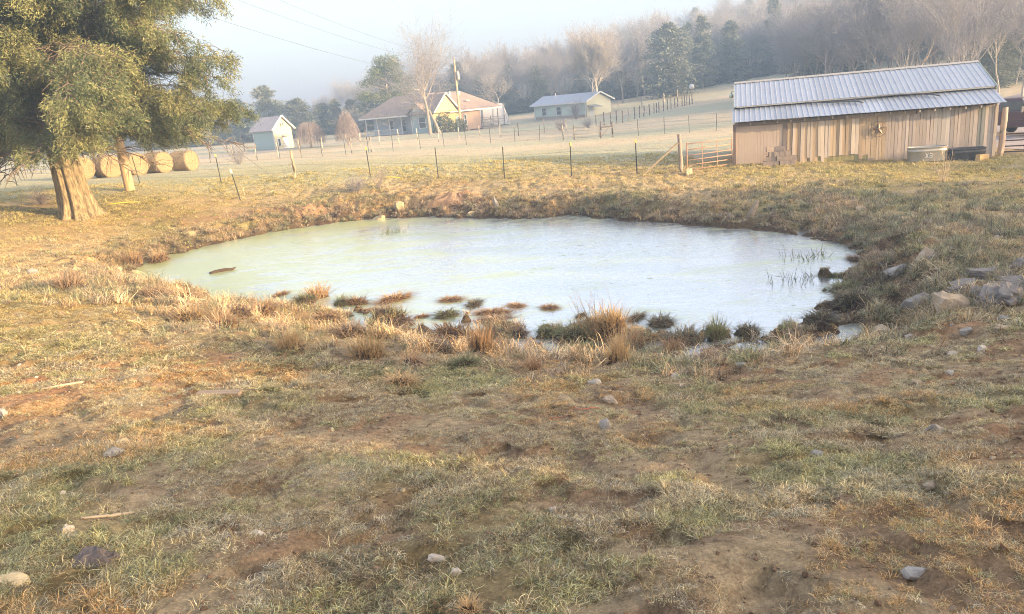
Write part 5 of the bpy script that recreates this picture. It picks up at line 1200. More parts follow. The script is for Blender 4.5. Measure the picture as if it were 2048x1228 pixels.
    # patio with rails under the far roof corner
    MB().box(-7, .3, 11.1, 15.4, -.2, .12).build('deck', MT['beam'], r)
    for p in ((.25, 15.3), (.25, 11.3), (-7, 15.3)): MB().box(p[0] - .07, p[0] + .07, p[1] - .07, p[1] + .07, .1, E).build('patio_post', MT['beam'], r)
    for z in (.5, .85, 1.2): MB().box(.2, .28, 11.3, 15.3, z, z + .1).build('deck_rail', MT['beam'], r)
build_house()

def build_cabin():
    a = Vector((.62, -.785, 0)); r = thing('cabin', 'small pale green cabin with metal roof and sunlit yellow gable', 'cabin', (14.24, 118, .55), math.atan2(a.y, a.x))
    Lc = 12.2; D = 5.4; E = 2.7; R = 3.85; gr = (.52, .63, .58)
    MB().box(-Lc, 0, 0, D, 0, E).build('wall', MT['paint'], r, color=gr)
    MB().box(-Lc - .03, .03, -.04, -.003, -.3, .75).build('stone_base', MT['block'], r)
    MB().box(.004, .04, .0, D * .5, -.3, .75).build('stone_base', MT['brick'], r)
    for x in (0.002, -Lc - .05): MB().poly([(x, 0, 0), (x, D, 0), (x, D, E), (x, D / 2, R), (x, 0, E)], .05, (1, 0, 0)).build('gable_wall', MT['paint'], r, color=(.74, .70, .50))  # yellow of the low sun painted into the gable colour
    roof_poly(r, [(-Lc - .5, -.5, E - .1), (.5, -.5, E - .1), (.5, D / 2, R + .08), (-Lc - .5, D / 2, R + .08)], MT['cabin_roof'], th=.08)
    roof_poly(r, [(-Lc - .5, D + .5, E - .1), (.5, D + .5, E - .1), (.5, D / 2, R + .08), (-Lc - .5, D / 2, R + .08)], MT['cabin_roof'], th=.08)
    MB().box(-Lc - .5, .5, -.56, -.5, E - .2, E - .02).build('gutter', MT['trim'], r)
    for y0, y1 in ((-.5, D / 2), (D + .5, D / 2)): MB().bar((.54, y0, E - .05), (.54, y1, R + .12), .06, .2).build('rake_board', MT['trim'], r)
    for x in (-9.7, -6.2, -2.6): window(r, Matrix.Translation((x, -.06, 1.55)), 1.0, 1.15)
    for x in (-.25, -Lc + .1): MB().box(x, x + .16, -.12, -.05, -.2, E - .1).build('downspout', MT['trim'], r)
    MB().poly([(.06, .15, 2.05), (1.5, .15, 1.75), (1.5, 2.0, 1.75), (.06, 2.0, 2.05)], .08, (0, 0, 1)).build('awning', MT['tin'], r, color=(.7, .7, .75))
    d = MB().box(.05, .09, .5, 1.4, .1, 2.0).build('door', MT['trim'], r); MB().tube([(.09, .62, 1.05), (.13, .62, 1.05)], .04, 6).build('handle', MT['tpost'], d)
    MB().tube([(-9, D / 2 - .6, R - .3), (-9, D / 2 - .6, R + .5)], .06, 6).build('vent_pipe', MT['trim'], r); MB().tube([(-1.2, D / 2 + .5, R - .4), (-1.2, D / 2 + .5, R + .55), (-1.5, D / 2 + .5, R + .6)], .05, 6).build('vent_pipe', MT['trim'], r)
build_cabin()

def build_shed():
    a = Vector((.76, -.65, 0)); r = thing('garden_shed', 'tall pale green garden shed with pinkish metal roof', 'shed', (-26.1, 90, 1.05), math.atan2(a.y, a.x))
    L = 4.3; D = 2.5; E = 2.55; R = 3.85; gr = (.44, .54, .54)
    MB().box(-L, 0, 0, D, -.1, E).build('wall', MT['paint'], r, color=gr)
    for x in (.002, -L - .05): MB().poly([(x, 0, -.1), (x, D, -.1), (x, D, E), (x, D / 2, R), (x, 0, E)], .05, (1, 0, 0)).build('gable_wall', MT['paint'], r, color=(.66, .62, .40))  # gable colour carries the sunlit yellow, unlike the green side walls
    bd = MB().box(-L, 0, -.028, -.002, 0, .03).mesh('siding_board', MT['paint'])
    for k in range(12): link('siding_board', bd, r, (0, 0, .08 + k * .205), color=gr)
    n = 16; w = (L + .6) / n
    for k in range(n):
        for s in (0, 1):
            y0, y1 = ((-.35, D / 2), (D + .35, D / 2))[s]; x0 = -L - .3 + k * w
            MB().poly([(x0 + .01, y0, E - .22), (x0 + w - .01, y0, E - .22), (x0 + w - .01, y1, R + .06), (x0 + .01, y1, R + .06)], .05 + .012 * (k % 2), (0, 0, 1)).build('roof_sheet', MT['shed_roof'], r)
    for y0 in (-.37, D + .37): MB().bar((.36, y0, E - .18), (.36, D / 2, R + .14), .06, .16).build('rake_board', MT['trim'], r)
    for x in (-.06, -L): MB().box(x - .02, x + .1, -.05, -.03, -.1, E).build('corner_board', MT['trim'], r)
    for y in (D / 2 - .2, D / 2 + .12): MB().box(.05, .08, y, y + .12, 2.75, 3.12).build('vent_slot', MT['tpost'], r)
    MB().poly([(.06, 1.15, 1.75), (.55, 1.05, 1.55), (.55, 1.9, 1.55), (.06, 1.8, 1.75)], .05, (0, 0, 1)).build('door_hood', MT['shed_roof'], r)
    d = MB().box(.05, .09, 1.1, 1.75, 0, 1.5).build('door', MT['trim'], r); MB().tube([(.09, 1.2, .8), (.13, 1.2, .8)], .03, 6).build('handle', MT['tpost'], d)
    window(r, Matrix.Translation((.07, .55, .95)) @ Matrix.Rotation(math.pi / 2, 4, 'Z'), .3, .8, mullion=False)
build_shed()

def build_shelter():
    r = thing('tarp_shelter', 'white tarp covered shelter with sloping end beside the farmhouse', 'shelter', (2.35, 128.5, gz(2.3, 128.5)), -.12)
    MB().poly([(-6.5, -2.2, 0), (0, -2.2, 0), (-.9, 0, 3.4), (-6.5, 0, 3.4)], .06, (0, -.6, .4)).build('tarp_side', MT['tarp'], r)
    MB().poly([(-6.5, 2.2, 0), (0, 2.2, 0), (-.9, 0, 3.4), (-6.5, 0, 3.4)], .06, (0, .6, .4)).build('tarp_side', MT['tarp'], r)
    MB().poly([(.05, -2.1, 0), (.05, 2.1, 0), (-.85, .05, 3.3)], .05, (1, 0, .2)).build('tarp_end', MT['tarp'], r)
    for x in (-6.2, -4.3, -2.4, -.6): MB().tube([(x, -2.3, 0), (x, -.1, 3.45)], .05, 5).build('pole', MT['galv'], r)
    for z in (.6, 1.0, 1.4): MB().bar((-5, -2.9, z), (-.4, -2.9, z), .04, .05).build('rail', MT['dark_pipe'], r)
    for x in (-5, -2.7, -.4): MB().bar((x, -2.9, -.1), (x, -2.9, 1.6), .09).build('rail_post', MT['dark_pipe'], r)
build_shelter()

def build_truck():
    r = thing('pickup_truck', 'dark red pickup with black grille guard parked on the gravel drive', 'pickup', (27.1, 38.6, gz(26.8, 37.5) + .03), math.radians(8))
    # front faces -y
    bd = MB()
    bd.poly([(-.93, -2.6, .62), (-.93, -2.6, 1.0), (-.90, -2.5, 1.14), (-.93, -1.3, 1.22), (-.93, 2.9, 1.22), (-.93, 2.9, .55), (-.93, -2.3, .5)], 1.86, (1, 0, 0)); bd.build('body', MT['truck'], r)
    c = MB(); c.add([(-.86, -1.3, 1.2), (.86, -1.3, 1.2), (.88, .9, 1.2), (-.88, .9, 1.2), (-.70, -.55, 1.86), (.70, -.55, 1.86), (.70, .75, 1.86), (-.70, .75, 1.86)], [(0, 1, 5, 4), (1, 2, 6, 5), (2, 3, 7, 6), (3, 0, 4, 7), (4, 5, 6, 7), (0, 3, 2, 1)]); c.build('cab', MT['truck'], r)
    MB().add([(-.74, -1.255, 1.25), (.74, -1.255, 1.25), (.62, -.615, 1.81), (-.62, -.615, 1.81), (-.74, -1.235, 1.25), (.74, -1.235, 1.25), (.62, -.6, 1.81), (-.62, -.6, 1.81)], [(0, 1, 2, 3), (4, 7, 6, 5)]).build('windscreen', MT['glass'], r, loc=(0, -.012, .012))
    for s in (-1, 1):
        MB().bar((s * .86, -1.3, 1.22), (s * .70, -.56, 1.85), .06, .05).build('pillar', MT['chrome'], r)
        MB().box(s * .87 - .005, s * .87 + .02, -.8, .6, 1.28, 1.72).build('side_window', MT['glass'], r)
        m = MB().box(s * 1.10 - .1, s * 1.10 + .1, -1.08, -1.0, 1.22, 1.50).build('mirror', MT['black_rubber'], r); MB().bar((s * .9, -1.0, 1.3), (s * 1.1, -1.04, 1.3), .04).build('arm', MT['black_rubber'], m)
        MB().box(s * .70 - .16, s * .70 + .16, -2.63, -2.57, .82, 1.0).build('headlight', MT['trim'], r)
        for y in (-1.75, 1.75):
            w = MB().tube([(s * .80, y, .36), (s * .82, y, .36), (s * .98, y, .36), (s * 1.0, y, .36)], [.33, .38, .38, .33], 20).build('wheel', MT['tyre'], r, True); MB().tube([(s * .99, y, .36), (s * 1.012, y, .36)], .2, 14).build('rim', MT['chrome'], w)
    g = MB().box(-.5, .5, -2.63, -2.58, .74, 1.02).build('grille', MT['chrome'], r)
    MB().box(-.95, .95, -2.78, -2.6, .48, .68).build('bumper', MT['chrome'], r)
    gd = MB()
    for x in (-.42, -.14, .14, .42): gd.bar((x, -2.86, .40), (x, -2.82, 1.22), .07)
    for z in (.5, .78, 1.0, 1.2): gd.bar((-.85 if z > .6 else -.5, -2.84, z), (.85 if z > .6 else .5, -2.84, z), .05)
    gd.build('grille_guard', MT['black_rubber'], r)
    MB().box(-.85, .85, 1.0, 2.85, 1.22, 1.30).build('bed_rail', MT['truck'], r)
build_truck()

# ------------------------------------------------------------------ rocks
RC = {'g': (.40, .385, .36), 't': (.52, .43, .32), 's': (.25, .225, .20), 'y': (.58, .48, .30), 'w': (.58, .53, .45), 'b': (.44, .36, .25)}  # y: yellow stone, and sunlight put into the colour of lit ones
def rock_mesh(seed, w, d, h, slate=False, cube=False):
    rs = np.random.RandomState(seed); bm = bmesh.new(); n = 14 if cube else 22
    for k in range(n):
        v = rs.normal(size=3); v /= np.linalg.norm(v)
        if slate or cube: v = np.sign(v) * np.abs(v) ** .45
        v = v * (.8 + .25 * rs.rand()); bm.verts.new((v[0] * w / 2, v[1] * d / 2, v[2] * h * .6))
    bmesh.ops.convex_hull(bm, input=bm.verts)
    for v in [v for v in bm.verts if not v.link_faces]: bm.verts.remove(v)
    bmesh.ops.triangulate(bm, faces=bm.faces); bmesh.ops.subdivide_edges(bm, edges=list(bm.edges), cuts=2, use_grid_fill=True); bmesh.ops.triangulate(bm, faces=bm.faces)
    bmesh.ops.smooth_vert(bm, verts=bm.verts, factor=.35, use_axis_x=True, use_axis_y=True, use_axis_z=True)
    for v in bm.verts:
        q = np.array(v.co); k = (fbm(np.array([q[0] * 9 / w + seed]), np.array([q[1] * 9 / w + q[2] * 14 / w]), 3, 3)[0] - .5) * .22 * min(w, h)
        v.co += v.co.normalized() * k
        if slate: v.co.x += .10 * w * (round(v.co.z / (h * .22)) % 2) * .35
    me = bpy.data.meshes.new('rock'); bm.to_mesh(me); bm.free(); me.materials.append(MT['slate'] if slate else MT['rock'])
    return me
def slate_mesh(seed, w, h):
    """stack of thin tilted slabs with broken outlines"""
    rs = np.random.RandomState(seed); b = MB(); nl = max(3, int(round(h / .055))); z = -.12; cx = 0; 
    for l in range(nl):
        th = rs.uniform(.035, .07); n = 15; ww = w * (.56 - .05 * l) * rs.uniform(.85, 1.1); dd = ww * rs.uniform(.55, .75); cx += rs.normal(0, .05 * w); cy = rs.normal(0, .05 * w)
        rad = [1 + .16 * rs.normal() for k in range(n)]; lo = []; hi = []
        for k in range(n):
            t = 6.283 * k / n; c, q = math.cos(t), math.sin(t); px = math.copysign(abs(c) ** .6, c) * ww * rad[k]; py = math.copysign(abs(q) ** .6, q) * dd * rad[k]
            lo.append((cx + px, cy + py, z + .012 * rs.normal())); hi.append((cx + px * .95, cy + py * .95, z + th + .018 * rs.normal()))
        top = (cx, cy, z + th + .01)
        b.add(lo + hi + [top], [(k, (k + 1) % n, n + (k + 1) % n, n + k) for k in range(n)] + [(n + k, n + (k + 1) % n, 2 * n) for k in range(n)] + [tuple(reversed(range(n)))])
        z += th * .92
    return b.mesh('rock', MT['slate'])
ROCKS = [
    (6.73, 11.68, 0.76, 0.25, 'g', 'long pale grey slab at the foot of the right outcrop'),
    (6.28, 10.14, 0.49, 0.29, 't', 'tan block with a sunlit yellow face beside the pale slab'),
    (6.95, 9.93, 0.89, 0.42, 's', 'largest dark slate block of the outcrop at the right edge'),
    (7.61, 10.64, 0.82, 0.24, 's', 'thin dark slate slab resting behind the largest slate block'),
    (7.93, 11.7, 0.74, 0.33, 's', 'layered dark slate above the largest slate block'),
    (6.95, 10.92, 0.68, 0.23, 's', 'low dark slate slab leading from the outcrop to the pale slab'),
    (8.45, 11.74, 0.6, 0.34, 's', 'topmost dark slate slab of the outcrop at the right edge'),
    (8.04, 13.9, 0.4, 0.4, 't', 'square upright tan rock leaning on the right bank'),
    (8.0, 13.42, 0.35, 0.13, 'g', 'flat grey stone just right of the square leaning rock'),
    (7.68, 14.24, 0.52, 0.2, 'g', 'flat grey stone left of the square leaning rock'),
    (7.5, 12.22, 0.26, 0.1, 't', 'pale flat stone between leaning rock and slate outcrop'),
    (9.74, 16.29, 0.37, 0.16, 't', 'tan flat stone high on the right bank'),
    (9.79, 17.02, 0.15, 0.11, 't', 'tiny tan stone left of the flat stone high on the right bank'),
    (10.24, 21.04, 0.4, 0.13, 't', 'pale flat stone near the top of the right bank below the barn'),
    (11.18, 17.03, 0.2, 0.25, 'y', 'yellow shard standing upright on the upper right bank'),
    (11.9, 17.33, 0.17, 0.22, 'y', 'small sunlit yellow stone right of the upright shard'),
    (11.06, 15.51, 0.16, 0.13, 'y', 'small sunlit stone at the right edge of the upper bank'),
    (9.83, 14.47, 0.19, 0.07, 'w', 'thin white stone below the upright yellow shard'),
    (8.49, 13.61, 0.29, 0.07, 'g', 'thin flat grey stone in the middle of the right bank'),
    (5.8, 11.03, 0.35, 0.18, 'b', 'pyramid shaped brown stone below the pale slab'),
    (5.55, 11.64, 0.13, 0.08, 'w', 'small white stone left of the pyramid shaped brown stone'),
    (5.4, 9.54, 0.19, 0.09, 'w', 'white flat stone right of the pyramid shaped brown stone'),
    (5.72, 8.85, 0.18, 0.1, 'g', 'grey angular stone below the sunlit yellow block'),
    (6.39, 9.09, 0.17, 0.08, 'g', 'grey flat stone below the largest slate block'),
    (6.35, 8.85, 0.12, 0.08, 'w', 'small white angular stone right of the grey flat stone'),
    (6.0, 8.59, 0.16, 0.1, 't', 'tan stone in a small group below the largest slate block'),
    (5.02, 7.98, 0.15, 0.07, 'w', 'white stone on the dry slope below the grey angular stone'),
    (5.35, 7.96, 0.14, 0.08, 'w', 'white round stone right of the other white slope stone'),
    (3.91, 6.72, 0.15, 0.07, 'b', 'tan domed stone alone on the right slope'),
    (4.32, 6.86, 0.09, 0.06, 'w', 'small white stone above the tan domed stone'),
    (2.91, 4.77, 0.14, 0.1, 'g', 'tall grey shard standing on the lower right slope'),
    (1.97, 4.52, 0.12, 0.04, 'g', 'grey flat stone beside a dark hole in the right slope'),
    (2.72, 4.16, 0.07, 0.03, 'w', 'small white stone right of the tall grey shard'),
    (2.32, 4.86, 0.05, 0.03, 'y', 'tiny yellow stone left of the tall grey shard'),
    (2.72, 3.87, 0.06, 0.03, 't', 'small tan stone near the right edge of the lower slope'),
    (2.16, 3.54, 0.09, 0.04, 't', 'tan stone beside the bare brown hollow at right'),
    (1.56, 2.61, 0.13, 0.04, 'g', 'long flat grey stone near the bottom right corner'),
    (0.87, 7.97, 0.2, 0.08, 'w', 'white flat stone below the tallest straw tussock'),
    (0.92, 7.06, 0.22, 0.07, 't', 'tan flat stone just below the white flat stone at centre'),
    (0.7, 5.72, 0.12, 0.1, 'g', 'grey rounded block stone below the red twine'),
    (0.13, 3.78, 0.07, 0.04, 'w', 'small white round stone in the middle of the near slope'),
    (1.95, 8.58, 0.15, 0.08, 'w', 'white stone below the dark tussocks right of centre'),
    (2.86, 8.89, 0.2, 0.07, 'g', 'grey flat stone below the green tussocks right of centre'),
    (-0.49, 3.24, 0.11, 0.03, 'w', 'long thin white stone near the bottom centre'),
    (-0.36, 2.95, 0.06, 0.05, 'w', 'small square white block stone near the bottom centre'),
    (-1.51, 3.61, 0.1, 0.03, 'w', 'thin white stone in the lower left grass'),
    (-3.3, 5.64, 0.17, 0.06, 'y', 'yellow flat stone just above the grey stone at left'),
    (-3.14, 5.23, 0.17, 0.09, 'g', 'grey angular stone just below the yellow flat stone'),
    (-2.62, 3.76, 0.08, 0.06, 'w', 'small white stone above the cow pat at lower left'),
    (-2.51, 3.13, 0.21, 0.08, 'y', 'large pale yellow stone at the lower left corner'),
    (-4.93, 6.63, 0.14, 0.09, 'g', 'grey stone at the left edge of the near slope'),
    (-1.62, 8.7, 0.13, 0.09, 'y', 'yellow stone at the foot of the straw tussock'),
    (-3.13, 4.54, 0.06, 0.03, 'w', 'tiny white stone in the left grass'),
    (-12.68, 19.58, 0.48, 0.19, 'g', 'grey flat stone in the yellow grass at far left'),
    (-11.54, 19.7, 0.28, 0.19, 'y', 'small yellow stone right of the grey flat stone at far left'),
    (-12.15, 23.88, 0.4, 0.17, 'y', 'pale yellow stone at the left tip of the pond'),
    (-12.73, 23.97, 0.45, 0.17, 'y', 'yellow flat stone above the left tip of the pond'),
    (-5.29, 31.29, 0.65, 0.3, 'y', 'large yellow block stone at the far left water edge'),
    (-4.38, 31.68, 0.48, 0.35, 'y', 'yellow stone above the block stone on the far bank'),
    (-1.3, 29.47, 0.4, 0.28, 'y', 'yellow stone at the far water edge below the earth heap'),
    (-0.25, 29.53, 0.28, 0.48, 'g', 'grey upright stone on the far bank right of the earth heap'),
    (7.78, 30.74, 0.34, 0.3, 'y', 'orange lit block stone at the foot of the rusty gate')]
for i, (x, y, w, h, k, lb) in enumerate(ROCKS):
    rs = np.random.RandomState(i + 300); up = ('upright' in lb or 'shard' in lb) and 'square' not in lb
    me = rock_mesh(i + 5, w, w * (.55 + .3 * rs.rand()) * (.6 if up else 1), max(h, .03) * (1.35 if not up else 1.6), k == 's', 'block' in lb or 'square' in lb)
    if k == 's': me = slate_mesh(i + 5, w, h)
    z = float(np.mean([gz(x + dx, y + dy) for dx, dy in ((0, 0), (.1, 0), (-.1, 0), (0, .1))]))
    c = tuple(np.array(RC[k]) * rs.uniform(.9, 1.12))
    o = link('rock', me, None, (x, y, z + (h * .12 if k != 's' else -.03)), (rs.normal(0, .12), rs.normal(0, .12) - (.12 if k == 's' else 0), rs.normal(0, .35)), color=c); tag(o, lb, 'rock', 'loose stones around the pond')
    if 'leaning on' in lb: o.rotation_euler = (.25, .55, .4)
# loose pebbles: too many to count
rs = np.random.RandomState(55); n = 2600; x, y = wedge(n, 1.5, 14, rs, .85, 1); sd = sdist(x, y)
k = (sd > .3) & (rs.rand(n) < .12 + .65 * ss(1, 6, x) + .25 * ss(-2, -6, x)); x, y = x[k], y[k]; m = len(x)
peb = [rock_mesh(900 + j, .05, .04, .028) for j in range(5)]
PEBM = material('pebbles', (1.1, 1.08, 1.04), (.75, .72, .70), 30, .9, .4, src='instancer', attr='tint')
for q in peb: q.materials.clear(); q.materials.append(PEBM)
tint = np.array([RC['w'], RC['t'], RC['g'], RC['y'], (.40, .25, .16)])[rs.randint(0, 5, m)]
scatter('pebbles', np.c_[x, y, height(x, y) + .004], rs.rand(m, 3) * np.array([.5, .5, 6.28]), .25 + 1.1 * rs.rand(m) ** 2.5, rs.randint(0, 5, m), tint, peb, 'small pebbles and stone chips scattered over the slopes')

# clods of trodden earth: past counting
def lay_clods(name, n, y0, y1, test, smin, smax, cols, label, seed):
    rs = np.random.RandomState(seed); x, y = wedge(n, y0, y1, rs, .85, 1); sd = sdist(x, y)
    k = test(x, y, sd, rs) & (sd > .0); x, y = x[k], y[k]; m = len(x)
    tint = np.array(cols)[rs.randint(0, len(cols), m)] * (.75 + .5 * rs.rand(m))[:, None]
    scatter(name, np.c_[x, y, height(x, y) + .002], rs.rand(m, 3) * np.array([.6, .6, 6.28]), smin + (smax - smin) * rs.rand(m) ** 2.2, rs.randint(0, 5, m), tint, clod, label)
clod = [rock_mesh(950 + j, .06, .05, .032) for j in range(5)]
CLODM = material('earth_clods', (1.45, 1.4, 1.34), (.95, .92, .89), 45, .97, .9, src='instancer', attr='tint', bscale=90)
for q in clod: q.materials.clear(); q.materials.append(CLODM)
lay_clods('earth_clods', 42000, 1.4, 13, lambda x, y, sd, rs: rs.rand(len(x)) < .12 + .75 * ss(.53, .42, fbm(x * .9, y * .9, 61) * .6 + fbm(x * 3, y * 3, 63, 3) * .4), .12, .7, [(.30, .21, .135), (.36, .24, .15), (.24, .165, .11), (.34, .27, .19)], 'crumbs and clods of trodden brown earth on the near slope', 81)
lay_clods('mud_clods', 42000, 8, 34, lambda x, y, sd, rs: (sd < 2.2 + 2.0 * ss(5, 9, x)) & (rs.rand(len(x)) < .8 * ss(2.4, .2, sd)), .5, 2.7, [(.17, .125, .09), (.20, .15, .11), (.25, .19, .135), (.13, .11, .085)], 'dark hoof churned mud clods around the pond rim', 82)

# ------------------------------------------------------------------ tussocks standing in and along the water
TC = {'o': (.52, .36, .22), 's': (.64, .47, .27), 'b': (.43, .33, .24), 'e': (.30, .31, .17), 'd': (.25, .23, .165)}
def tussock_meshes(seed, tall):
    rs = np.random.RandomState(seed); n = 26; V = [(0, 0, .30)]; F = []
    for ring, (rr, zz) in enumerate(((.22, .27), (.38, .16), (.48, 0.0), (.52, -.25))):
        for k in range(n):
            t = 2 * math.pi * k / n; q = 1 + .18 * math.sin(3 * t + seed) + .10 * rs.normal(); V.append((math.cos(t) * rr * q, math.sin(t) * rr * q, zz * (1 + .2 * rs.normal())))
    for k in range(n): F.append((0, 1 + k, 1 + (k + 1) % n))
    F3 = [(f[0], f[1], f[2], f[2]) for f in F]
    mound = MB(); mound.add(V, F + [(1 + r_ * n + k, 1 + (r_ + 1) * n + k, 1 + (r_ + 1) * n + (k + 1) % n, 1 + r_ * n + (k + 1) % n) for r_ in range(3) for k in range(n)])
    nb = 330; az = rs.rand(nb) * 6.283; rr = .46 * np.sqrt(rs.rand(nb)); a2 = az + rs.normal(0, .9, nb); Vb = []; Fb = []
    for i in range(nb):
        p = np.array([math.cos(az[i]) * rr[i], math.sin(az[i]) * rr[i], .28 * (1 - (rr[i] / .5) ** 2) - .02]); e = math.radians(rs.uniform(25, 95) - 30 * rr[i] / .46 * (0.4 if tall else 1)); L = rs.uniform(.2, .8) * (1.2 if tall else .95) * (1.6 if rs.rand() < .06 else 1); h = a2[i]; w = .020 * rs.uniform(.6, 1.2); n0 = len(Vb)
        for s in range(4):
            sd_ = np.array([-math.sin(h), math.cos(h), 0]) * w * (1 - s / 3.4)
            if s < 3: Vb += [p - sd_, p + sd_]
            else: Vb += [p]
            p = p + L / 3 * np.array([math.cos(h) * math.cos(e), math.sin(h) * math.cos(e), math.sin(e)]); e -= rs.uniform(.12, .5) * (.5 if tall else 1.15); h += rs.normal(0, .2)
        for s in range(2): a = n0 + 2 * s; Fb += [(a, a + 1, a + 3), (a, a + 3, a + 2)]
        Fb.append((n0 + 4, n0 + 5, n0 + 6))
    return mound.mesh('mud_base', MT['mud'], True), raw_mesh('blades', np.array(Vb), np.array(Fb), MT['tussock'])
TUSM = [tussock_meshes(k, False) for k in range(5)] + [tussock_meshes(9 + k, True) for k in range(3)]
